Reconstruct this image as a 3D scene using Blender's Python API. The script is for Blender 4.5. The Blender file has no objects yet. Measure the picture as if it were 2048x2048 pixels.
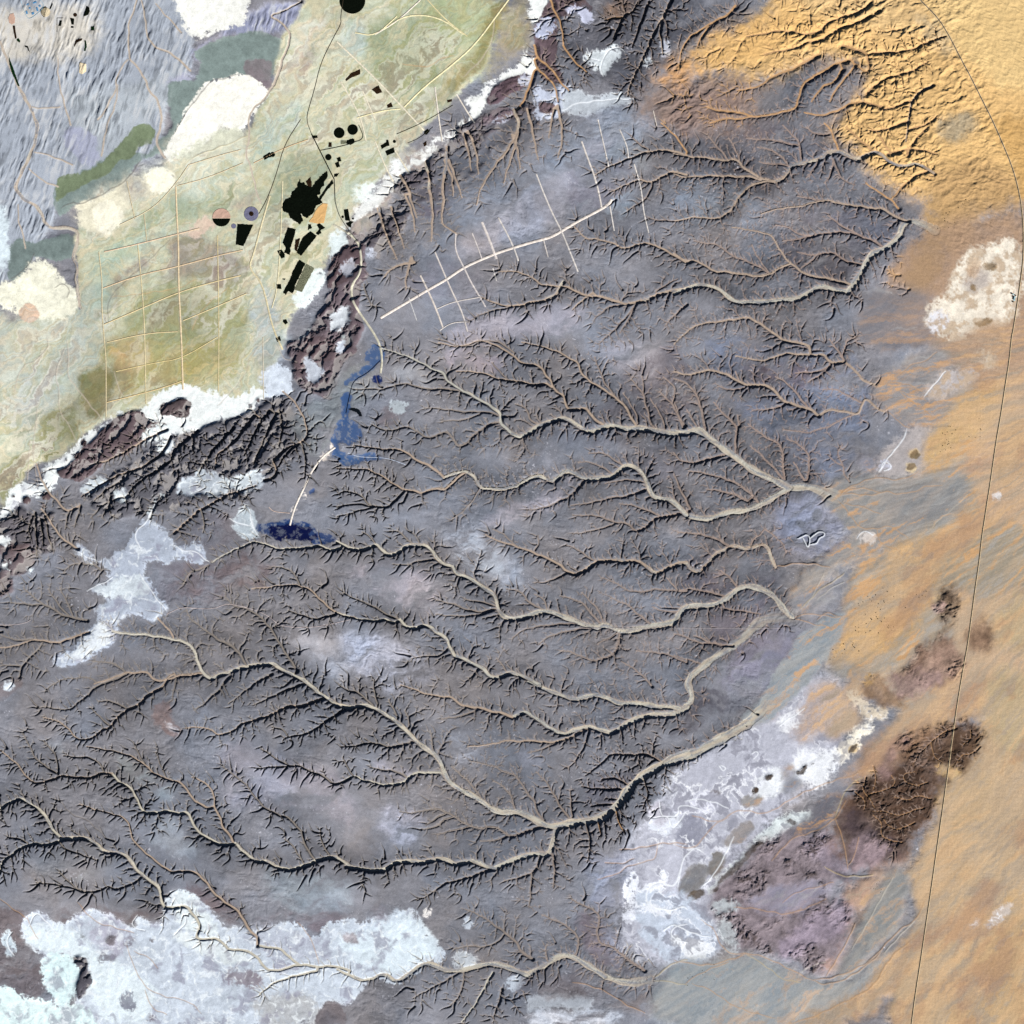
import bpy, math, random
import numpy as np

# ---------------------------------------------------------------- camera, sky, sun, exposure
# one unit is 60 m of desert; x runs east, y runs north, the picture is 1024 units wide
C = bpy.context.scene.collection
scene = bpy.context.scene
scene.unit_settings.scale_length = 60.0
SUN_AZ, SUN_EL = math.radians(142), math.radians(37)
SUN_STRENGTH, SKY_STRENGTH, EXPOSURE = 5.0, 0.05, 0.30
cam_data = bpy.data.cameras.new('camera')
cam = bpy.data.objects.new('camera', cam_data)
C.objects.link(cam)
CAM_H = 6000.0
cam.location = (0, 0, CAM_H)
cam_data.angle = 2 * math.atan(512.0 / CAM_H)
cam_data.clip_start, cam_data.clip_end = 10.0, 60000.0
scene.camera = cam
world = bpy.data.worlds.new('World')
scene.world = world
world.use_nodes = True
wn = world.node_tree
sky = wn.nodes.new('ShaderNodeTexSky')
sky.sky_type = 'NISHITA'
sky.sun_disc = False
sky.sun_elevation = SUN_EL
sky.sun_rotation = SUN_AZ
sky.air_density, sky.dust_density = .5, .2
wn.links.new(sky.outputs[0], wn.nodes['Background'].inputs[0])
wn.nodes['Background'].inputs[1].default_value = SKY_STRENGTH
sun_data = bpy.data.lights.new('sun', 'SUN')
sun_data.energy = SUN_STRENGTH
sun_data.angle = math.radians(0.5)
sun_data.color = (1.0, 0.965, 0.91)
sun = bpy.data.objects.new('sun', sun_data)
sun.rotation_euler = (math.pi / 2 - SUN_EL, 0, math.pi - SUN_AZ)
sun.location = (0, 0, 500)
C.objects.link(sun)
vs = scene.view_settings
vs.view_transform, vs.look = 'Standard', 'None'
vs.exposure, vs.gamma = EXPOSURE, 1.0
scene.cycles.max_bounces = 4
scene.cycles.diffuse_bounces = 0
scene.cycles.use_denoising = False
# ---------------------------------------------------------------- traced drainage
# one record per line: survey sheet, half width at head and mouth, depth at head and
# mouth, bed colour, branching, then the course from head to mouth
WADIS = """
E .5 1.8 .6 3.2 g D|250,65 400,110 480,150 540,185 585,195 605,235 640,265 700,300 760,330 820,365 880,400 905,430 900,470 930,500 960,530 1010,550
E 1.8 3.6 3.2 3.6 g D|1010,550 1060,530 1100,495 1150,475 1200,460 1240,445 1290,460 1330,490 1370,515 1410,525 1450,505 1490,490 1540,490 1600,510 1660,502 1720,507 1780,522 1840,530 1932,528
F 3.6 4.6 3.6 2.6 g D|72,528 130,508 180,540 220,575 280,620 340,660 400,710 460,745 520,775 580,800 640,830
F 4.6 4.2 2.6 .4 g n|640,830 720,825 780,835 830,860 900,890
E .4 1 .4 1.6 p b|90,290 190,285 260,290 350,255 420,265 490,290 560,285 620,290 700,300
E .4 1.1 .5 2.4 p B|190,480 260,520 330,510 400,490 450,530 510,560 560,540 600,515 640,560 670,605 720,590 740,550 790,520 820,490 860,475 900,470
E .4 .8 .4 1.8 p b|480,390 560,395 640,405 720,415 800,410 860,420 900,435
E .4 .6 .3 1.4 p b|575,465 650,460 720,455 780,425 810,412
E .4 1.5 .3 3 t D|560,30 650,55 720,45 760,25 820,20 870,45 920,65 960,95 1000,125 1040,155 1100,150 1130,170 1150,210 1185,240 1190,280 1220,305 1255,325 1260,370 1280,400 1330,400 1380,390 1400,430 1430,460 1475,487
E .4 1.3 .5 3 t D|1020,30 1100,45 1170,65 1230,85 1290,120 1340,150 1345,200 1390,240 1440,270 1500,305 1540,340 1590,375 1610,420 1640,470 1660,500
E .4 .8 .5 2 p D|1420,110 1440,160 1460,210 1480,260 1520,310 1545,340
E .4 .6 .4 1.4 p b|1500,125 1480,160 1460,210
E .4 1 .4 2.4 t B|660,190 740,190 830,205 870,225 930,240 980,240 1050,255 1110,265 1160,255 1190,280
E .4 .6 .5 1.4 p b|855,140 890,185 920,210 945,238
E .4 .8 .5 2 p B|985,370 1040,390 1060,420 1060,455 1100,480 1135,477
E .4 1 .6 2.6 p D|1620,230 1660,275 1690,310 1700,360 1720,420 1725,470 1760,510
E .3 .6 .6 1.6 p B|1680,215 1695,260 1690,310
E .4 1 .6 2.6 p D|1780,300 1820,340 1850,370 1875,410 1890,450 1920,490
E .4 .7 .5 2 p B|1800,220 1840,250 1870,290 1860,340 1850,370
E .4 .7 .5 2 p b|1730,340 1760,390 1790,430 1810,500
E .4 .7 .5 2 p b|1580,310 1620,370 1655,430 1660,480
E .4 1.2 .3 2.2 t B|90,600 160,605 230,620 310,620 370,625 410,660 450,685 520,715 560,745 590,775
E 1.2 2 2.2 3 w B|590,775 640,750 720,740 755,762 770,800 790,830 850,840 920,838 990,825 1050,785 1110,760 1150,780
E 2 3 3 3.4 g D|1150,780 1190,800 1220,775 1260,740 1300,745 1350,775 1400,785 1460,775 1520,775 1560,730 1610,705 1660,725 1700,770 1720,830 1745,885 1800,895 1850,900 1890,940 1932,985
F 3 3.6 3.4 2.8 g D|72,985 120,1000 190,1005 250,985 320,960 390,960 450,940 520,905 580,865 640,835
E .4 1.6 .3 2.4 t B|0,725 80,730 170,730 220,755 270,780 310,810 350,835 380,845 430,850 460,865 510,845 560,835 600,840 640,800 670,765 720,742
E .4 .9 .3 1.8 p b|0,870 40,850 100,860 140,880 180,930 230,940 290,935 330,890 370,850
E .4 .7 .3 1.2 p n|0,940 80,920 150,925 190,935
E .4 .6 .3 1 p n|0,990 70,975 150,950 200,940
E .4 .6 .4 1 p b|640,1000 700,960 750,900 780,850
E .4 .9 .4 2.4 p D|1045,955 1110,950 1180,930 1240,900 1300,870 1340,820 1365,785
E .4 .8 .4 1.6 p B|1390,640 1450,640 1500,650 1540,690 1590,710
E .4 .7 .4 1.6 p b|1330,690 1400,690 1460,715 1530,760
E .4 .9 .4 2 p B|1290,930 1380,920 1450,905 1520,885 1600,880 1680,850 1715,835
E .4 .7 .4 1.6 p b|1480,810 1560,790 1640,790 1710,805
E .4 1.1 .3 2.4 p B|1300,985 1390,985 1460,990 1500,1015 1560,1025 1610,1030 1650,1075 1700,1055 1740,1010 1790,990 1850,985 1900,970
E .4 .6 .3 1.2 p b|1300,1085 1370,1080 1440,1060 1490,1050 1530,1030
E .4 .8 .4 1.8 p B|1560,920 1640,930 1720,960 1780,985
E .4 1.4 .4 2.6 t B|820,1090 870,1120 940,1140 1000,1160 1060,1180 1120,1205 1180,1230 1230,1255 1260,1290 1320,1310
E 1.4 1.8 2.6 2.8 t D|1320,1310 1380,1280 1420,1245 1480,1230 1560,1235 1640,1235 1690,1245 1720,1280 1760,1305 1810,1285 1860,1255 1932,1245
F 1.8 2 2.8 1.5 t D|72,1250 90,1280 140,1300 180,1260 210,1215 260,1185 320,1150 380,1165 420,1170 460,1150 500,1140 530,1190 545,1240 560,1270
E .4 .8 .3 1.8 p B|1260,1150 1310,1160 1350,1190 1400,1225 1440,1240
E .4 .7 .3 1.6 p b|1090,1355 1160,1355 1220,1325 1270,1300
E .4 .7 .3 1.4 p b|860,1060 910,1080 950,1120 1000,1160
E .4 .6 .3 1.2 p b|1110,1095 1115,1140 1095,1170
D .4 1.2 .6 2 w b|1170,1245 1240,1200 1320,1165 1410,1125 1480,1150 1550,1175 1620,1165 1700,1165 1760,1145 1820,1180 1880,1165
E 1.2 1.8 2 2.8 w B|0,1130 60,1160 120,1180 180,1160 215,1145 250,1170 280,1205 320,1200 370,1160 420,1145 490,1150 530,1180 550,1225 590,1255 640,1270
E 1.8 3.2 2.8 3.4 g D|640,1270 660,1310 720,1325 770,1355 820,1390 870,1420 885,1470 890,1510 930,1555 1000,1555 1070,1535 1120,1515 1180,1515 1240,1540 1300,1560 1370,1590 1440,1600
E 3.2 3.6 3.4 3.2 g D|1440,1600 1480,1585 1530,1610 1590,1625 1660,1615 1740,1595 1810,1590 1870,1570 1900,1510 1932,1490
F 3.2 3.6 3.2 1.2 g B|20,1540 60,1490 130,1485 200,1485 260,1465 310,1430 360,1385 420,1375 480,1390 540,1420 580,1465 610,1510 650,1545
E .4 .7 .3 1.6 p B|290,1070 340,1070 380,1110 415,1140
E .4 .6 .3 1.4 p b|140,1075 180,1100 215,1145
E .4 .7 .3 1.8 p b|310,1255 380,1260 440,1240 500,1230 545,1225
E .4 1 .3 2.2 p B|540,1450 600,1465 660,1480 700,1500 780,1520 830,1510 880,1500
E .4 .8 .3 1.8 p b|545,1530 620,1540 700,1540 780,1535 850,1510
E .4 .8 .3 1.8 p b|700,1445 760,1460 820,1465 872,1485
E .4 .9 .3 2 p B|935,1390 1000,1400 1040,1430 1060,1470 1110,1490 1150,1512
E .4 .7 .3 1.6 p b|1090,1420 1140,1445 1160,1490 1160,1512
E .4 .9 .3 2.2 p D|1230,1430 1300,1445 1360,1470 1400,1520 1440,1570 1470,1588
E .4 .7 .3 1.8 p D|1350,1410 1390,1450 1430,1490 1460,1540 1470,1580
E .4 .8 .4 2.2 p D|1510,1440 1560,1460 1610,1480 1650,1520 1700,1560 1740,1592
E .4 .7 .4 1.8 p B|1740,1490 1790,1510 1840,1520 1900,1512
E .4 .8 .3 2 p b|970,1660 1020,1620 1090,1600 1180,1590 1280,1580 1345,1582
E .4 .8 .3 2 p B|1110,1700 1170,1650 1250,1630 1330,1612 1425,1602
E .4 1 .4 2.4 p D|1230,1730 1300,1740 1360,1770 1420,1790 1490,1770 1540,1740 1555,1690 1560,1625
E .4 .7 .4 1.8 p D|1440,1690 1490,1670 1540,1640 1560,1622
E .4 .8 .3 1.6 p B|1460,1330 1530,1350 1600,1400 1680,1410 1760,1390 1840,1400 1932,1405
E .4 .7 .4 1.6 p B|1820,1330 1850,1360 1880,1400
E .5 1 .8 2 w b|0,1520 70,1545 140,1560 210,1570 260,1555 310,1580 350,1560
E 1 1.8 2 2.8 w B|350,1560 380,1600 420,1610 470,1590 520,1600 560,1640 610,1665 620,1710 650,1760
E 1.8 2 2.8 3 g B|650,1760 720,1785 770,1815 820,1835 850,1885 900,1875 940,1855 1000,1860 1060,1890 1120,1920
H 2 3 3 3 g D|1060,40 1120,70 1190,100 1260,125 1310,145 1370,130 1430,115 1500,135 1560,165 1630,160 1700,165 1770,185 1840,178 1890,195
E .4 .8 .3 1.8 p b|30,1410 110,1450 190,1480 240,1510 300,1545 350,1560
E .4 .7 .3 1.8 p B|410,1775 470,1760 540,1765 600,1740 618,1700
E .4 .7 .3 1.8 p B|1650,1730 1720,1740 1800,1745 1870,1770 1932,1800
E .4 .7 .3 1.8 p B|1570,1790 1620,1820 1680,1860 1740,1930
E .3 .6 .3 1.4 p B|880,1770 910,1810 940,1852
H 3.4 3.6 3 2.6 g B|1860,222 1932,185
I 3.2 4.2 2.6 1.6 g B|40,200 70,180 105,140 90,90 75,55 95,10
F 4 4.4 1.6 .6 g b|80,1900 110,1860 170,1810 250,1750 330,1700 390,1660 440,1600 500,1560 560,1550 650,1548
H .4 1.6 .4 2.4 t B|350,60 440,90 500,115 580,125 640,130 680,170 730,185 790,185 850,210 910,215 970,240
H 1.6 2.6 2.4 3 g B|970,240 1040,205 1090,240 1150,280 1210,320 1270,335 1330,300 1390,290 1440,305 1500,325
H 2.6 3.4 3 3 g B|1500,325 1550,310 1600,270 1660,245 1730,225 1800,225 1860,222
H .4 .8 .3 1.6 p b|570,250 640,240 720,225 780,190
H .4 1.1 .3 2.2 t B|720,400 800,395 870,385 940,365 1020,375 1080,365 1140,380 1220,375 1290,350 1340,320 1390,298
H .4 .7 .3 1.4 p b|1060,435 1150,410 1210,380
H .4 .7 .3 1.8 p b|1270,520 1310,490 1340,440 1370,390 1390,315
D .8 1.6 1 2.6 w D|620,1625 700,1640 780,1640 850,1650 920,1660 980,1675 1040,1690 1070,1730 1090,1790 1110,1850 1160,1885
D 1.6 2 2.6 3 w D|1160,1885 1230,1860 1290,1840 1350,1820 1420,1810 1500,1800 1560,1840 1620,1870 1680,1895
H 2 2.2 3 3.2 w D|0,172 60,185 130,175 190,180 250,215 310,250
G 2 2.2 3 3.2 w D|1620,10 1690,40 1740,90 1800,130 1860,170 1932,190
H 2.2 3.4 3.2 3.6 g D|310,250 360,290 400,330 450,385 510,425 550,455 575,500 590,550 620,600 680,640 740,665 800,700 850,745 910,765
H 3.6 5.2 3.6 3.4 g D|910,765 980,760 1040,775 1100,810 1150,840 1200,845 1260,830 1330,815 1400,810 1470,790 1530,745 1570,700 1600,650
H 5 5.6 3.4 2.6 g D|1600,650 1640,600 1690,560 1740,530 1800,495 1870,465 1932,445
I 5.4 6.4 2.6 .9 g b|0,480 60,460 140,430 200,390 260,360 330,320 400,280
I 6 5 .9 .2 g n|400,280 460,225 520,160
D .4 .9 .4 2.6 p D|1240,1430 1290,1490 1370,1500 1430,1540 1480,1590 1520,1650 1560,1720 1600,1780 1640,1840
D .4 .9 .4 2.6 p D|1020,1490 1050,1560 1110,1600 1160,1640 1220,1680 1290,1710 1330,1760 1360,1815
H .4 .8 .5 2.4 p D|10,60 70,95 130,105 170,150 200,178
H .4 .7 .5 2.2 p D|205,30 205,110 225,170
H .4 .7 .5 2.4 p D|285,140 310,195 335,240
H .4 .6 .5 2.4 p D|375,200 390,235 400,290
H .3 .6 .5 2.4 p B|515,310 520,350 530,430
H .4 1 .4 2.4 p D|20,402 120,395 180,375 240,390 300,405 360,390 435,368
H .3 .6 .4 1.4 p b|150,355 190,380 240,392
H .4 1.3 .5 2.8 w D|0,610 60,575 110,560 150,595 210,595 260,620 310,605 370,605 400,560 450,545 510,545 580,545
G .4 .9 .3 1.6 p B|1420,520 1530,510 1600,510 1650,500 1700,535 1760,550 1810,580 1850,615 1900,590 1932,575
G .4 .7 .3 1.2 p b|1440,410 1500,450 1560,490 1600,508
H .3 .6 .4 1.6 p D|30,460 60,520 90,562
H .4 .8 .4 2 p D|180,515 250,530 310,535 370,555 390,580
H .4 1.3 .4 2.6 p D|345,760 420,770 500,750 560,745 620,770 680,810 730,840 800,855 870,840 910,865 940,895 1000,890 1060,860 1120,845
H .4 .7 .4 2 p D|490,835 540,800 600,770
H .4 .7 .4 2 p B|550,885 620,870 700,850 735,843
H .4 .7 .4 2 p B|790,920 860,925 930,898
H .4 .7 .4 2 p D|460,860 540,850 600,800 640,790
G .4 1 .6 1.6 t B|0,420 50,460 100,500 140,560 180,600 240,600 290,580 340,560 420,570 500,575 560,545 620,550
G 1 1.4 1.6 2.4 w D|620,550 660,600 730,630 755,690 780,740 800,770 870,765 920,755 980,770 1040,765 1060,810 1080,860 1130,895 1190,930 1240,945 1300,935
G 1.6 2 2.4 2.8 w B|1300,935 1350,985 1410,1035 1490,1035 1540,1075 1610,1080 1680,1060 1760,1025 1830,1005 1890,1030 1932,1060
H 2 2.6 2.8 3 w D|50,1060 120,1075 200,1085 260,1085 310,1045 370,1030 450,1040 520,1030 580,1015 640,1050 700,1040 760,1030 820,1065 870,1075
H 2.6 2.8 3 3.2 g D|870,1075 930,1045 990,1020 1050,1000 1110,990 1170,1000 1190,940 1200,880 1215,850
G .4 1 .4 2 t b|480,400 560,415 650,430 740,460 800,500 850,550 920,580 1000,600 1035,640 1060,690 1110,720 1150,745 1172,735
G .3 .6 .4 1.2 p b|740,390 770,450 800,500
G .3 .5 .3 1 p n|860,430 890,510 920,580
G .4 1.2 .4 2.2 t B|1060,570 1120,590 1170,640 1185,680 1180,730 1215,790 1230,850 1270,890 1290,935
G .4 1 .2 2 p b|1220,500 1290,560 1350,600 1400,670 1460,740 1530,775 1590,790 1640,840 1670,880 1680,940 1710,990 1740,1028
G .4 .6 .4 1.6 p B|1770,850 1770,920 1800,970 1820,1005
G .4 .6 .4 1.4 p B|1570,910 1620,950 1650,1000 1680,1055
G 1.4 2 1.6 2.4 w D|0,745 50,710 110,685 160,710 210,745 250,775 270,820 300,870 340,910
G 2 2 2.4 2.6 w B|340,910 410,905 480,905 530,935 570,980 640,990 690,995 720,1030 760,1090 810,1130 860,1160 890,1200 890,1260 910,1290
G 1.6 1.2 1.6 .8 w b|910,1290 960,1290 1030,1280 1060,1320 1090,1360 1110,1400 1070,1460 1140,1465 1210,1460 1260,1520
G 1 1.6 .8 1 w n|1260,1520 1350,1525 1410,1550 1450,1610 1500,1645 1580,1625 1660,1600 1750,1620 1850,1610 1932,1640
G .8 1.4 1 2.2 w D|0,1100 10,1040 60,1000 130,950 190,935 250,945 310,930 350,910
G .4 .7 .6 1.4 p B|40,900 110,910 150,930
G .4 .9 .2 1.4 t n|440,720 530,750 610,770 680,790 720,830 720,890 760,950 820,1000 880,1050 950,1095
G .8 1.2 1 2 t b|950,1095 1030,1085 1090,1100 1140,1150 1180,1210 1240,1260 1320,1310 1350,1370 1380,1420 1420,1450 1420,1500
G 1 1.2 1 .8 w n|1420,1500 1490,1510 1560,1520 1600,1570 1660,1610
G .4 .7 .3 1.6 p b|200,1150 300,1160 400,1180 480,1210 560,1190 600,1170 640,1190 700,1170 760,1140 785,1115
G .4 .6 .3 1.2 p b|330,1090 380,1150 430,1185 480,1208
G .4 .6 .3 1.4 p b|540,1030 460,1000 400,980 350,960 330,930
G .4 .9 .2 1.8 p b|200,190 250,180 320,195 380,200 430,160 490,110 540,60 600,45 660,20 700,0
G .4 .6 .2 .8 p n|250,90 330,30 430,20 500,20 540,50
D .5 1.2 .4 2.6 t D|520,1915 600,1890 660,1870 690,1850 740,1860 800,1840 850,1895 910,1900 970,1870 1040,1865 1115,1855
D .4 .7 .3 1.6 p B|510,1790 600,1795 660,1820 690,1850
G .4 1 .3 2.4 t B|240,240 320,260 380,300 410,350 460,365 500,360 560,310 600,300 640,250 690,200 750,180 790,140 840,95 900,75 920,20 960,0
G .4 .7 .3 1.4 p n|500,180 540,230 590,270 610,290
G .4 .7 .3 1.6 p b|540,150 620,150 680,180 705,195
G .4 1.1 .3 2.6 t D|1020,300 1100,290 1170,310 1210,340 1280,320 1330,275 1400,255 1470,235 1530,210 1580,175 1640,180 1700,165 1760,140 1800,130
G .4 .8 .3 2.4 p D|1070,200 1120,170 1160,130 1210,90 1240,40 1270,10
G .4 .7 .3 2.2 p D|1260,165 1320,120 1370,80 1420,40 1500,0
G .4 .8 .3 2.4 p D|1400,170 1480,135 1550,100 1600,80 1650,60 1700,50
G .4 .9 .3 2.4 p D|1560,370 1570,350 1640,340 1720,320 1770,280 1830,240 1890,200
G .4 .6 .3 1.2 p B|1500,290 1570,310 1590,345
G .4 .6 .3 1.8 p b|950,150 960,80 970,20
G .4 .7 .3 1.6 p b|350,450 420,460 500,460 550,490 575,545
G .4 .7 .3 1.6 p B|120,320 160,390 190,460 250,510 320,550
G .4 .6 .3 1.6 p b|240,370 290,420 320,480 320,555
D .5 1 .8 1.8 t D|0,1715 80,1710 150,1680 220,1670 290,1690 350,1680 420,1650 490,1630
D .4 .7 .4 1.4 p B|0,1640 60,1670 130,1675 180,1668
D .5 .8 .6 1.8 p B|240,1680 200,1740 150,1780 120,1820 105,1880
D .4 .7 .4 1.4 p b|0,1815 60,1812 110,1815
D .4 1 .4 2.2 p D|130,1390 170,1420 220,1470 280,1490 330,1530 400,1550 480,1565
D .4 .7 .4 1.8 p D|40,1465 110,1470 170,1480 230,1475
D .3 .6 .4 1.8 p D|265,1390 290,1430 330,1490 380,1540
D .3 .6 .4 1.6 p D|330,1380 350,1430 380,1480 400,1545
D .5 .9 1 2 t D|870,1550 900,1590 940,1620 955,1660
D .4 1 .4 2.4 t B|1390,1390 1470,1385 1560,1370 1640,1370 1710,1390 1760,1440 1810,1490 1870,1530 1932,1545
D .4 .7 .3 1.4 p b|1500,1270 1570,1270 1630,1310 1655,1370
D .4 .8 .4 1.8 p B|1590,1510 1650,1530 1740,1560 1790,1545 1850,1530
D .5 1 .8 2 t D|1560,300 1620,350 1660,410 1690,480 1700,540 1660,590 1600,600 1560,640 1500,680 1530,730 1510,780 1460,790
D .4 .9 .6 2 p D|1530,720 1580,640 1640,590
D .4 .7 .6 1.8 p D|1680,780 1690,700 1670,600
D .5 .9 .6 2 t D|1190,700 1200,640 1260,610 1310,560 1350,500 1410,430
D .5 .9 .6 2.2 t D|450,880 520,840 600,790 680,750 760,730 830,690 900,640 940,550
D .5 .9 .6 2 t D|530,700 600,680 680,640 760,590 850,540 920,510
D .5 .9 .6 2.2 p D|520,900 600,830 680,790
D .5 1 .8 2.4 p D|690,890 760,800 860,740 940,690 960,620 1040,560 1090,520
D .5 .9 .8 2.2 p D|1090,760 1160,640 1230,560 1290,500
D .5 .9 .8 2.2 p D|1400,700 1440,600 1480,520 1520,420
D .5 .9 .8 2.2 p D|1540,600 1560,500 1540,400
D .5 .9 .8 2.2 p D|1350,650 1390,560 1440,460 1490,400
D .5 1 .8 2 t D|1410,820 1330,850 1250,870 1170,920 1090,960 1030,1020 960,1080
D .4 .7 .6 1.6 p D|1120,1080 1130,1020 1110,960
D .4 .7 .6 1.6 p D|880,900 840,960 830,1000
D .5 .9 1 2.2 t D|230,950 280,1020 320,1090 380,1140 430,1170
D .5 .9 1 2.2 t D|200,700 220,770 260,850 320,910 370,970 440,930
D .5 .8 .6 2.4 p D|200,1210 205,1130 195,1060 195,990
D .5 .8 .6 2.4 p D|240,1150 235,1080 225,1010
D .5 .8 .6 2.4 p D|290,1180 270,1110 260,1050 245,990
D .5 .8 .6 2.4 p D|150,1080 170,1020 190,970
D .4 .8 .5 2 p D|360,1060 370,1000 380,960
D .4 .8 .5 2 p D|410,1050 430,980 440,940
D .4 .8 .5 2 p D|560,1000 600,940 610,880
D .4 .8 .5 2 p D|500,1000 560,930 640,890 720,880
D .4 .8 .4 1.2 p B|350,1300 380,1260 440,1250 520,1255 560,1290
D .4 .8 .4 1 p n|1010,1360 1040,1300 1110,1280 1150,1260
C .6 1.4 1.4 2.6 t D|0,850 60,860 130,870 200,870 280,890 340,870 380,920 440,960 500,990 560,1000
C 1.8 2.6 2.6 2.8 t D|560,1000 610,985 640,920 690,900 760,890 820,870 860,840 910,830 960,860 1020,880
C 2 1.6 2.8 1.4 t D|1020,880 1070,850 1110,835 1160,860 1210,910 1290,915 1350,900 1410,940 1440,960
C .5 1.2 1 2.6 t D|0,960 50,980 120,975 200,970 280,970 350,975 420,970 480,990
C .4 1.2 .4 2.4 t D|0,1220 60,1210 130,1195 200,1210 260,1200 310,1170 340,1120 380,1060 430,1020 490,1000 560,1000
C .4 1.3 .4 2.6 t D|480,1180 540,1160 610,1145 690,1140 760,1120 810,1105 880,1110 950,1130 1020,1135 1090,1150 1160,1150 1200,1180 1250,1210 1300,1220
C .4 .7 .4 1.8 p D|680,1080 750,1095 810,1105
C 3.2 3.4 3.2 2.8 g D|960,1610 1000,1560 1030,1510 1060,1450 1090,1400 1140,1380 1200,1350 1245,1300
C 3.4 3 2.8 .5 g b|1245,1300 1260,1240 1310,1215 1380,1240 1440,1270
C 1.8 3 2.6 3.2 g D|0,1620 70,1590 140,1570 210,1580 260,1600 300,1640 350,1670 430,1665 520,1665 600,1650 680,1650 740,1620 800,1580 860,1590 920,1605 960,1605
B .4 1.8 .3 2.6 t D|890,1500 960,1495 1030,1510 1090,1540 1130,1575 1190,1580 1250,1580 1310,1600 1370,1635 1440,1635 1510,1650 1580,1680 1650,1670 1720,1650 1780,1620 1850,1605 1932,1595
B .4 1 .3 1.8 p b|800,1640 860,1670 930,1690 1000,1690 1070,1670 1140,1660 1200,1640 1230,1590
B .4 .7 .3 1.2 p n|720,1780 800,1730 880,1710 960,1695
B .4 .8 .3 1.4 p b|560,1870 640,1900 720,1920 800,1880 860,1880 920,1900 980,1950
C .4 1.4 .3 2.6 t D|320,1255 400,1265 470,1280 530,1290 565,1340 590,1390 630,1440 680,1480 740,1520 800,1530 870,1540 940,1560 990,1575
C .6 1.3 1.2 2.4 t D|0,1400 60,1440 130,1440 180,1470 220,1500 290,1500 360,1510 430,1520 500,1525 550,1500 600,1470 640,1455
C .4 .9 .3 2 p D|110,1330 180,1345 250,1350 300,1400 370,1430 430,1450 490,1480 530,1510
C .4 .6 .3 1.6 p B|430,1350 460,1420 500,1470 520,1500
C .4 1 .4 2.4 p D|560,1240 630,1250 700,1300 770,1300 850,1285 920,1280 990,1285 1050,1310 1110,1330 1150,1360
C .4 .8 .4 2 p D|850,1185 900,1230 960,1265 1010,1290
C .4 .9 .4 2.4 p D|680,1390 750,1410 830,1400 880,1390 930,1430 980,1450 1050,1460
C .4 .9 .4 2.2 p D|600,1330 680,1320 770,1300
C .4 .7 .4 2 p D|700,1480 760,1440 800,1400
C .4 .8 .5 2.2 p D|1000,1020 940,1000 900,940 880,880
C .4 .8 .5 2.2 p D|830,1010 870,960 880,890
C .4 .8 .5 2.2 p D|730,980 770,940 800,880
C .5 1.1 .6 2.2 o D|30,330 50,250 100,190 160,160 230,110 290,90 340,30
C .5 .9 .6 2 o D|130,260 150,200 190,150
C .5 1.2 .5 2.4 o D|200,680 290,650 350,660 430,640 500,640 580,620 630,610 680,590 690,520 720,450 790,410 860,370 920,340 980,330
C .5 1 .5 2.2 o D|180,590 260,615 340,615 430,640
C .5 1 .5 2.2 o D|350,500 430,490 500,460 540,420 600,400 680,370 740,330 800,300
C .5 1.2 .6 2.4 o D|980,330 1030,380 1070,400 1080,350 1060,290 1000,270 930,250
C .5 .9 .6 2.4 o D|860,560 900,480 940,440 1000,360
C .5 .9 .6 2.4 o D|830,470 880,460 930,380
C .5 .9 .6 2.2 o D|760,560 800,500 830,470
C .5 1.4 .5 2 t D|1280,780 1290,700 1300,620 1320,540 1370,500 1430,470
C .5 1 .5 2 o D|1080,720 1160,720 1230,690 1290,670
C .5 1 .5 2 o D|1130,600 1200,600 1260,570 1300,560
C .5 1.1 .4 2.2 o D|720,620 800,640 880,620 940,590 1000,560 1080,570 1150,590
C .5 1 .5 2.2 o D|830,680 870,720 890,780 910,830
C .4 .9 .4 2.2 p D|600,690 640,730 690,780 700,840 700,890
C .4 .8 .4 2 p D|400,760 470,770 550,770 620,790 690,800
C .4 .8 .4 2 p D|730,700 780,740 840,745 875,730
C .4 .8 .4 2 p D|470,890 540,910 600,900 640,920
C .4 .7 .4 2 p D|460,810 550,830 590,860 625,900
C .4 .8 .4 1.8 p D|180,740 220,790 260,830 300,885
C .4 .7 .4 1.8 p D|300,760 340,820 360,880
C .5 1 .5 2 o D|1450,850 1340,820 1250,830 1180,850
C .5 .9 .5 2 o D|1200,1100 1260,1030 1330,970 1400,945
C .5 .9 .5 2 o D|1060,1010 1130,1060 1200,1100 1240,1150
C .5 .9 .5 2 o D|950,700 1000,750 1060,800 1100,835
C .5 .9 .5 2 o D|1120,730 1160,790 1200,850
C .5 .8 .5 1.8 o D|1400,700 1360,740 1310,800 1290,860
C .5 .8 .5 1.8 o D|1450,640 1400,690 1330,700 1295,720
C .5 .9 .5 2.2 o D|1400,340 1300,400 1200,420 1120,460 1060,520
C .5 .9 .5 2.2 o D|1500,200 1400,230 1300,280 1200,290 1100,290
C .5 .9 .4 2 o B|400,200 480,190 560,170 640,170 720,190 800,180 850,120 940,90 1040,60 1090,10
C .5 .9 .4 2 o B|500,300 580,280 660,270 740,230 820,220 900,160 1000,130 1080,90
C .4 1.2 .4 2.4 t D|0,1900 60,1840 130,1790 210,1780 280,1770 350,1760 420,1750 480,1790 540,1830 590,1870 650,1890 720,1895 745,1915
F 1.2 1.4 2.4 2.2 t D|745,50 755,100
F .4 1.4 .5 2.2 t D|340,105 400,115 450,130 520,130 600,90 680,95 760,100 830,95 850,130 890,145 940,135
F 1.4 1.4 2.2 .6 t b|940,135 980,165 1020,210 1060,250 1120,265
F .4 1.22 .5 2 p D|860,10 890,60 930,105 940,135
F .4 .7 .5 2 p B|960,10 940,70 930,105
F .4 1.08 .5 2 p D|670,200 740,195 810,190 860,160
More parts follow.
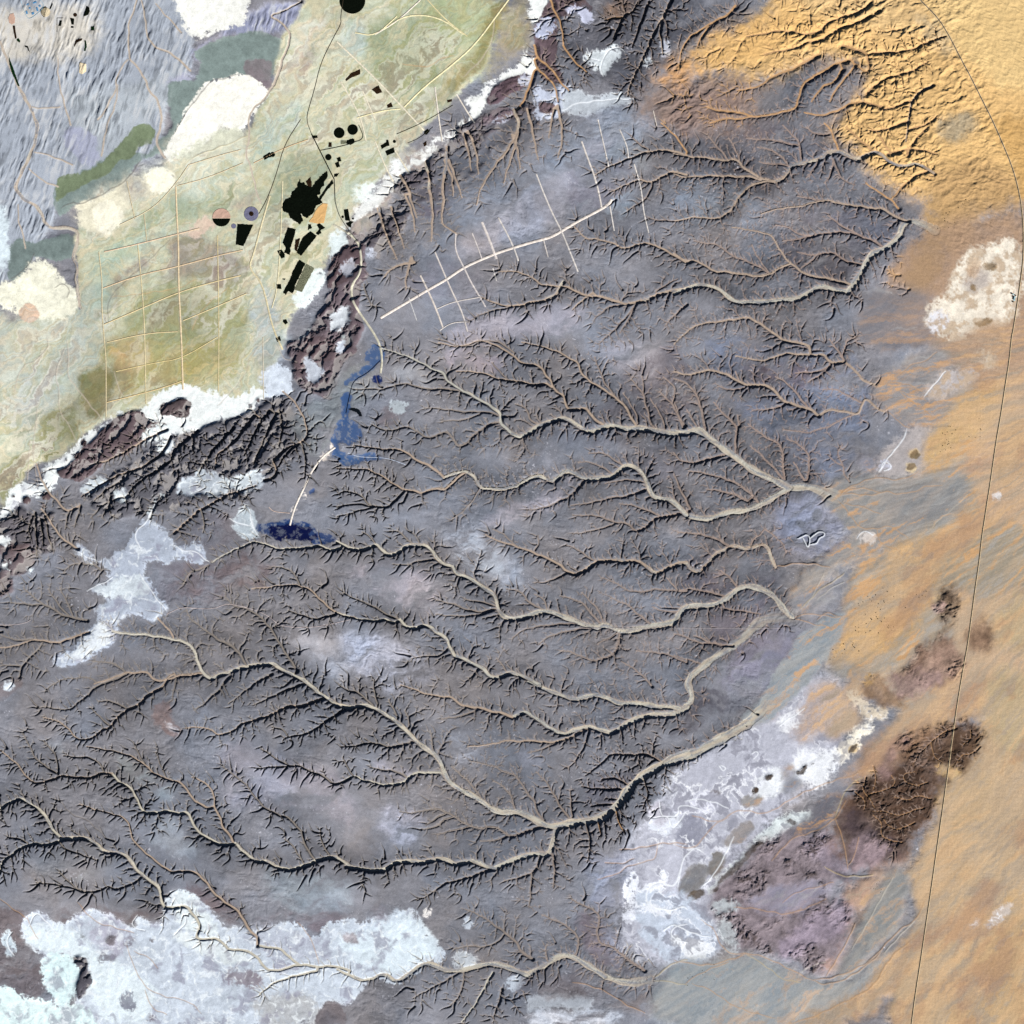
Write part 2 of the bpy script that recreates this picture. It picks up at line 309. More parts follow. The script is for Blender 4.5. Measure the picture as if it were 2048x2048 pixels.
F .4 .7 .5 1.8 p B|740,250 800,215 850,175
F .5 1.1 .6 2.4 t D|0,190 90,215 160,185 230,185 300,210 350,240 400,265
F 1.1 1.4 2.4 2.4 t D|400,265 470,265 540,275 565,310 600,350 650,370 720,390 760,400 800,435
F 1.4 1.3 2.4 .6 t B|800,435 850,400 910,405 960,415 1010,430 1040,380 1050,340 1080,350 1110,390 1160,410
F .4 .7 .5 1.8 p B|340,190 360,240
F .4 1.08 .5 2 p D|560,220 620,250 660,290 700,340 740,390
F .4 .7 .5 1.8 p B|430,405 510,400 580,390 620,360
F .4 .7 .5 1.8 p B|240,270 300,290 370,290 400,270
F .4 .8 .3 1.2 p b|600,510 680,520 740,530 800,510 870,490 930,450 990,430
F .4 1.08 .5 1.8 p D|820,290 880,285 940,310 990,340 1030,360
F .5 1.35 .6 2.8 p D|0,230 50,245 100,280 130,330 150,390 160,450 175,510
F .4 1.08 .6 2.6 p D|0,350 20,420 50,500
F .4 .7 .6 2.4 p B|70,400 100,450 130,500
F .5 1.35 .6 2.6 p D|220,360 260,410 310,460 350,490 340,550 340,640
F .4 .7 .6 2 p B|350,430 362,490
F .5 1.35 .6 2.4 p D|410,480 460,520 520,560 570,580 600,620 600,690 610,790
F .4 1.08 .6 2 p D|420,600 470,640 520,690 570,740 600,780
F .4 1.08 .6 1.8 p D|620,560 690,590 740,640 750,700 735,790
F .4 0.94 .6 1.8 p D|660,690 690,740 720,790
F .4 .7 .2 .9 p b|920,600 900,640 930,700 940,760 970,800
F .3 .6 .2 .8 p b|850,650 890,690 930,710
F .5 1.35 .6 2.6 p D|0,640 40,690 120,695 200,670 280,650
F .4 1.22 .6 2.4 p D|80,740 160,750 240,770 310,790 370,820 420,860 460,905
F .4 1.22 .6 2.4 p D|180,840 260,850 340,870 410,905
F .4 1.08 .6 2.4 p D|0,760 30,830 60,890 90,950
F .4 1.08 .6 2 p D|20,1080 80,1080 150,1090 230,1110 300,1150
F .4 1.08 .6 1.8 p D|480,1090 440,1110 420,1165
F .4 .7 .4 1.4 p B|620,1190 600,1140 560,1100 500,1060
F .5 1.22 .6 2.2 p D|20,1400 90,1390 150,1400 220,1415 290,1435
F .4 1.08 .6 2 p D|260,1290 310,1330 350,1380
F .4 .8 .5 1.8 p B|480,1530 430,1520 340,1510 280,1500
F .4 1.08 .6 2 p D|0,1640 60,1650 130,1690 200,1690 260,1700 325,1705
F .4 0.94 .6 1.8 p D|110,1650 160,1665 200,1690
F .4 .8 .6 1.8 p B|0,1760 70,1780 140,1800 175,1812
H .4 .9 .4 2 p D|1100,540 1150,590 1190,650 1230,730 1285,800
H .4 .8 .5 2 p D|1290,640 1290,720 1300,790
H .4 .9 .4 2.2 p D|730,480 780,490 870,510 920,540 990,560 1020,610 1050,660 1090,700 1100,760 1140,810
H .4 .8 .5 2 p D|860,590 920,620 960,670 980,745
H .4 .9 .5 2.4 p D|630,510 700,570 750,620 790,680
H .4 .9 .5 2.2 p D|1350,620 1430,635 1500,635 1590,635
H .4 .8 .5 2 p D|1460,580 1530,570 1610,610
H .4 1 .4 2 p D|1370,560 1430,520 1480,470 1530,435 1610,450 1680,440 1740,450 1795,488
H .4 .8 .5 2 p D|1400,730 1460,720 1540,715
H .5 1 .6 2.4 p D|1195,1180 1200,1130 1200,1070 1195,1005
H .4 .9 .6 2.2 p D|920,1145 1000,1125 1070,1105 1110,1060 1120,1000
H .4 .8 .5 2 p D|1060,1290 1070,1200 1075,1105
H .4 1 .4 2.2 p D|440,1250 520,1215 580,1160 660,1140 740,1120 810,1090 860,1075
H .4 .8 .6 2.4 p D|1380,1040 1400,960 1390,880 1370,815
H .4 .8 .6 2.2 o D|1590,880 1560,830 1540,760
H .4 .7 .6 2.2 o D|1460,890 1450,850 1440,800
H .4 .7 .5 1.8 p D|1690,740 1720,660 1700,600 1690,565
G .5 1.6 .4 1 w n|1432,1770 1500,1710 1580,1680 1660,1660 1750,1640
H 1.4 2.2 .6 1.2 w n|0,1630 60,1660 130,1690 190,1690 250,1650 320,1695 350,1690
H 2.4 3.4 1.2 2 g b|350,1690 410,1650 470,1600 530,1600 600,1640 680,1640 760,1620 840,1600 920,1610 990,1640 1050,1660
H 2.8 3.6 2 2.2 g B|1050,1660 1110,1630 1170,1600 1220,1560 1290,1555 1350,1590 1420,1630 1480,1670
H 3.6 4.4 2.2 .4 g b|1480,1670 1560,1700 1650,1705 1740,1680
H .4 1.2 .3 2 p D|710,1300 790,1330 860,1380 930,1430 990,1480 1020,1540 1080,1575
H .4 .9 .4 2 p B|1130,1330 1200,1360 1270,1390 1310,1430 1340,1470 1320,1545
H .5 1.2 .4 2 p D|1290,1240 1360,1280 1440,1310 1450,1380 1430,1430 1450,1490 1530,1510 1580,1560 1640,1600 1700,1640
H .4 .8 .4 1.4 p b|1620,1500 1600,1540 1585,1560
H .5 1 .4 1.6 w b|690,1920 740,1860 790,1780 830,1700 860,1650
H .4 .8 .5 2.2 p D|860,1900 890,1830 910,1740
H .4 .7 .4 1.6 p B|420,1790 510,1740 590,1700 670,1650
H .4 .7 .4 1.6 p B|620,1840 690,1760 700,1660
H .4 .7 .3 1.2 p B|640,1520 720,1500 830,1510 900,1470 930,1430
H .4 .7 .3 1.4 p B|1160,1490 1150,1530 1160,1580
B .5 .8 .4 2.4 t B|770,1130 790,1040 840,960 880,900 940,830 980,760 1010,690 990,640
B .4 .7 .4 2 p B|920,1010 940,930 970,850 990,770
B .4 .7 .4 2 p b|1110,880 1090,780 1075,700 1060,640
B .4 .7 .4 2 p b|1220,870 1245,780 1240,690 1225,620
B .4 .6 .4 1.6 p B|1170,760 1180,690 1190,640
B .5 .9 .5 2.4 t B|520,1330 530,1150 510,1060 510,980 500,930
B .5 .9 .4 2.4 t b|660,1290 600,1250 570,1220 590,1120 580,1010 600,950 605,850
B .4 .7 .4 2.2 p B|640,1080 640,990 610,920
B .4 .7 .4 2.2 p B|780,960 770,830 740,760
B .4 .7 .4 2.2 p B|740,940 730,850 710,780
B .4 .7 .4 2 p B|690,1090 660,1000 630,920
B .5 .8 .4 2.4 t B|440,1200 410,1110 390,1030 370,1000
B .5 .8 .4 2.2 t B|330,1430 290,1340 260,1260 240,1190
B .4 .7 .4 2 p B|1010,930 1000,840 980,780
B .4 .7 .4 1.8 p B|380,1600 380,1530 400,1460
B .4 .7 .4 1.8 p D|260,1530 310,1470 390,1455
B .4 .6 .4 1.4 p b|200,1700 160,1630 150,1570
B .4 .6 .4 2 p D|430,1280 420,1180 390,1110
B .4 .6 .4 2 p D|370,1370 330,1240 310,1180
B .5 1 1 2.4 t D|1660,10 1640,60 1590,80 1560,130 1530,210
B .5 .8 1 2 o D|1480,110 1530,100 1580,95
B .6 1 .8 2.6 t D|1605,530 1620,460 1660,380 1700,300 1740,200 1790,110 1830,30 1845,0
B .5 .9 .8 2.2 p D|1630,260 1660,170 1690,90 1720,10
B .5 .9 .8 2.4 t D|1800,300 1790,230 1780,160 1800,100
B .5 1 .8 2.4 o D|1250,240 1240,130 1200,60 1180,0
B .5 1 .8 2.2 o D|1380,400 1300,330 1250,250
B .6 1.4 1 2.4 o D|1280,500 1230,450 1180,370 1110,330 1090,250
B .5 1 .8 2.2 o D|1220,560 1210,490 1170,430 1110,390 1090,330
B .5 1.2 .8 2.2 o D|980,620 1030,560 1060,480 1090,390
B .4 .8 .5 2 p D|1900,190 1880,270 1900,330
B .4 1.2 .3 2 t B|1420,970 1480,930 1550,900 1630,870 1700,840 1790,830 1850,830 1932,860
B .4 1.2 .3 2 t B|1510,1060 1600,1020 1660,990 1740,1010 1800,970 1850,945 1932,965
B .4 .7 .2 1.4 p n|1600,1160 1680,1120 1730,1060 1740,1015
B .4 1.1 .3 2 t B|1310,1250 1370,1320 1440,1320 1520,1340 1600,1380 1670,1340 1750,1350 1810,1380 1880,1420 1932,1450
B .4 .7 .3 1.4 p B|1620,750 1660,790 1720,825
B .4 .8 .3 1.6 o B|1790,680 1850,730 1900,790 1932,840
B .4 .7 .3 1.6 p b|1720,1205 1800,1220 1870,1220 1932,1210
B .4 .7 .3 1.4 p B|1880,1540 1800,1580 1760,1610
B .4 .8 .3 1.8 p D|1440,1900 1500,1850 1570,1780 1620,1720 1650,1680
B .4 .8 .3 1.8 p D|1560,1840 1600,1780 1640,1700
B .4 .8 .3 1.8 p D|1810,1800 1870,1730 1932,1680
B .4 .7 .3 1.6 p D|1300,1710 1350,1660 1380,1640
B .4 .8 .3 1.8 p D|1420,1760 1500,1690 1580,1680
A .6 1.4 .3 .6 s n|755,0 740,60 710,120 710,200 710,320 750,360 800,430 820,500 870,550 890,620 890,700 860,770 880,830 910,870
A .5 .8 .3 .5 s n|705,330 670,370 640,440 640,510 600,560 580,620 540,660
A .5 .8 .3 .5 s n|650,470 640,580 600,660 580,740 560,860
A .5 1.1 .3 .5 s n|780,0 800,80 810,200 850,260 940,290 1000,340 1050,390
A .4 .8 .3 .4 s n|860,20 900,70 960,130 1000,180
A 1.2 2 .4 .7 s n|0,230 40,330 80,420 100,480 150,560 180,620 210,700 190,800 150,890 110,970 80,1040 130,1100 190,1130 230,1170 240,1230 300,1265 370,1250 430,1280 430,1340 400,1410 430,1470 420,1550 430,1620 440,1700
A .4 .7 .3 .4 s n|170,590 240,600 330,590
A .4 .8 .3 .4 s n|160,930 210,980 260,1010 320,1030
A .4 .8 .3 .4 s n|190,840 250,850 330,880 400,910
A .4 .7 .2 .4 s n|100,1130 100,1220 130,1300 140,1370
A .4 .8 .2 .4 s n|320,320 320,430 350,560 390,690
A .6 1.6 .3 .6 s n|1660,10 1570,60 1480,90 1570,130 1610,210 1560,320 1540,400 1510,470
A .8 .6 .3 .3 s n|1510,470 1450,560 1380,610 1370,700 1380,780 1350,830 1390,940 1420,1080 1440,1120
I .25 .55 .3 1.0 m D|1100,780 1150,820 1140,880 1180,920 1260,930
I .25 .55 .3 1.0 m D|1150,790 1190,850 1250,860 1330,820
I .25 .55 .3 1.0 m D|1100,760 1180,760 1240,790 1300,760 1380,740
I .25 .55 .3 1.0 m D|1220,680 1290,700 1350,670 1420,690
I .25 .55 .3 1.0 m D|1330,540 1270,550 1270,600 1340,620 1400,600
I .25 .55 .3 1.0 m D|1110,740 1080,690 1040,640 1060,570
I .25 .55 .3 1.0 m D|1100,640 1120,570 1100,510
I .25 .55 .3 1.0 m D|1200,560 1230,600 1180,640 1090,660
I .25 .55 .3 1.0 m D|1320,500 1360,430 1420,380 1470,330 1560,300
I .25 .55 .3 1.0 m D|1480,490 1430,450 1420,380
I .25 .55 .3 1.0 m D|1590,400 1640,360 1640,310
I .25 .55 .3 1.0 m D|1560,500 1590,440 1640,450 1690,400
I .25 .55 .3 1.0 m D|1050,750 1060,700 1000,650
"""
# stretches of ground on which only the colour of the wash changes (braids, fans, salt rims)
BRAIDS = """
F .8 o|900,890 960,830 1040,800 1120,770 1200,790 1290,780 1350,740
F .8 o|900,880 980,860 1080,880 1160,850 1250,870 1340,850 1400,820 1480,820
F .8 o|900,900 960,960 1010,1040 1060,1060 1120,1060 1180,1040 1240,1070 1290,1110
F .6 o|930,870 1000,830 1070,840 1150,860
F .6 o|1120,1060 1130,1120 1170,1160 1240,1170
F .6 o|940,920 1010,930 1080,950 1140,980
F .7 o|1120,265 1180,260 1230,250 1290,260 1370,300
F .6 o|1180,260 1240,210 1310,150 1400,130 1450,80
F .6 o|1240,290 1280,340 1340,360 1400,420 1460,460
F .6 o|1160,410 1220,370 1290,340 1350,380 1420,430
F .6 o|1160,410 1210,430 1260,490 1300,500
F .5 o|1250,300 1330,330 1390,350
F .7 o|650,1548 720,1530 800,1530 880,1550 940,1540
F .7 o|650,1548 720,1570 790,1590 850,1600
F .6 o|790,1560 840,1520 880,1530 930,1550
F .7 y|700,1500 760,1440 820,1380 900,1340 940,1300
F .4 w|730,1490 780,1400 830,1300
F .4 w|790,1450 860,1390 940,1350
F .4 w|1400,1080 1460,1010 1540,950 1620,870
I .9 o|0,935 70,970 140,940 200,850 290,790 360,745 440,765 520,770 600,720 700,660 800,620 900,580 1000,560 1080,500
I .7 o|300,790 240,820 160,800 100,780
I .8 o|950,700 900,790 850,830 780,870 660,900 600,960 540,1030
I .8 y|890,790 920,700 960,620 1040,570
I .8 o|330,1290 420,1290 520,1310 620,1330 740,1290 840,1240
I .8 o|150,1360 220,1400 260,1510 330,1550 420,1540 520,1570 600,1610 680,1650 760,1690
I 1 o|0,1580 100,1600 200,1610 300,1580 400,1545
I .8 o|60,1710 130,1660 220,1620 300,1590
I 1 o|760,1690 860,1680 960,1650 1080,1590 1180,1480 1260,1400 1340,1360 1380,1260
I .9 o|840,1670 920,1540 960,1470 1000,1380
I 1 o|760,1690 820,1715 920,1700 1040,1630 1140,1540
I 1.2 o|620,1932 760,1900 900,1830 1010,1780 1110,1720 1160,1620 1220,1540 1300,1480
I .7 o|100,1710 200,1740 320,1830 430,1870 560,1900
I .6 y|400,1545 520,1620 600,1690 700,1700
I .6 w|980,1520 1060,1390 1130,1260 1210,1120
I .6 w|1160,1540 1250,1440 1330,1360
I .4 w|700,1650 760,1610 840,1590
I .7 o|960,1080 950,1000 930,900 890,800
I .6 o|960,1060 1000,1000 1020,900
I 1 y|830,1060 900,1110 1000,1120 1100,1110
I .5 o|600,1260 680,1200 780,1180 880,1150
H 1 o|1932,940 1850,930 1760,940 1680,960 1560,970
H .8 o|1770,940 1760,1020 1690,1040 1600,1060 1540,1110 1440,1130
H .8 o|1640,1020 1560,1050 1480,1040
H 1.2 y|1740,1680 1800,1640 1860,1590 1932,1580
H .6 y|1740,1690 1850,1700 1932,1720
H .8 o|1300,1700 1400,1720 1500,1760 1600,1830 1700,1870
D .7 s|205,380 200,480 180,600 190,720 210,820
D 1 s|370,20 380,120 370,220 440,300 500,380 570,460
D .7 s|360,60 300,200 330,300 320,400 390,500 430,600
D .8 s|260,0 270,60 200,130 110,170 80,300
D .8 s|165,560 160,680 150,790
D .8 s|1490,0 1380,100 1360,200 1270,310 1200,380
D .6 s|630,190 650,270 690,350
D .6 s|1530,30 1560,120 1640,140
G .6 o|430,1260 520,1370 640,1400 740,1430
G .6 o|700,1500 740,1620 800,1730 900,1780 1040,1800 1110,1870
G .6 o|740,1530 820,1560 870,1620
G .6 o|800,1740 830,1840 920,1880
G .6 o|150,1340 170,1400 210,1460
G .6 o|0,1240 80,1300 150,1350
G .6 o|1640,1370 1700,1430 1740,1520 1760,1600
G .6 p|560,880 480,800 380,770 340,700
B 1 s|870,100 860,230 800,330 700,420
B .8 o|360,350 450,370 540,360 560,320 650,310
B .7 s|500,490 530,540 550,600
A .7 d|1330,405 1230,435 1180,440 1150,460 1100,530 1040,600 960,740
A .8 d|780,880 700,1000 620,1040 540,1090 430,1130
A .7 d|340,1150 400,1110 430,1130
A .7 d|190,1400 150,1480 60,1540
A .5 d|300,1590 340,1560 390,1600 370,1640
A .5 y|1060,870 1160,830 1280,790 1380,740
A .4 y|640,1330 760,1290 900,1230 1000,1180
A .5 w|640,1700 800,1600 960,1540
A .4 o|620,1640 800,1620 1000,1590 1080,1540
A .4 o|1060,1830 1080,1760 1160,1660 1260,1590
A .5 d|600,1780 590,1660 680,1560 800,1460 940,1320
F 1.1 W|680,1110 710,1100 740,1090 752,1118 742,1162 722,1132 708,1106
F 1.1 W|745,1145 790,1142 800,1112 832,1092 830,1074 800,1078 772,1092 752,1108
H 1.3 W|1760,1340 1700,1250 1720,1180 1760,1150 1820,1160 1870,1175 1900,1060
H 1.2 W|1700,1250 1760,1290 1840,1310 1900,1280 1932,1300
H .9 W|1780,1105 1800,1090 1822,1110 1800,1128 1780,1105
I .8 W|-140,790 0,790 30,770 20,740 60,720 120,740 180,765 190,770
I .8 W|60,700 130,690 200,700 300,740
H .9 W|1780,700 1790,790 1830,780 1850,860 1880,830 1932,760
H 1 W|1932,1380 1850,1400 1840,1440 1870,1470 1932,1480
I .9 W|20,1180 40,1060 60,1000 120,960 160,980
I .9 W|150,1180 210,1120 250,1060 300,960 330,900
I 1 W|-60,1420 -20,1380 40,1400 120,1440 200,1450
I .7 W|430,440 450,420 470,440 440,470
I .7 W|260,500 290,520 270,540 250,510
I .8 W|580,290 640,240 700,210 720,190
D 1 W|780,1180 740,1100 760,1060 800,1030 830,980 860,920
D .8 W|540,1240 500,1220 450,1200 410,1170
D .8 W|1160,1250 1080,1180 1010,1180 960,1150
D .8 W|1430,1100 1390,1040 1380,950
D .8 W|1380,1040 1300,1030 1270,1000
D .8 W|480,1400 560,1360 620,1330
D .8 W|920,1510 860,1440 820,1380 770,1310
B .8 W|1590,290 1540,250 1480,300 1450,380 1470,420
B .7 W|1380,270 1400,320 1450,340
B .8 W|1240,610 1320,570 1420,560 1550,545 1650,550
G .8 W|160,1390 200,1310 260,1370 330,1450
G .8 W|70,1420 30,1480 80,1560
G .7 W|760,1330 720,1390 800,1420
G .7 W|940,1200 1000,1290 1040,1370 960,1440
F .9 o|560,1270 660,1250 760,1250 860,1270
F 1 W|1285,510 1260,580 1200,640 1160,700 1130,742
F .8 W|1140,740 1150,690 1180,690 1205,720 1160,735
F .8 W|1380,330 1440,260 1500,190
F .7 W|1010,1110 1030,1080 1070,1072 1100,1090
"""
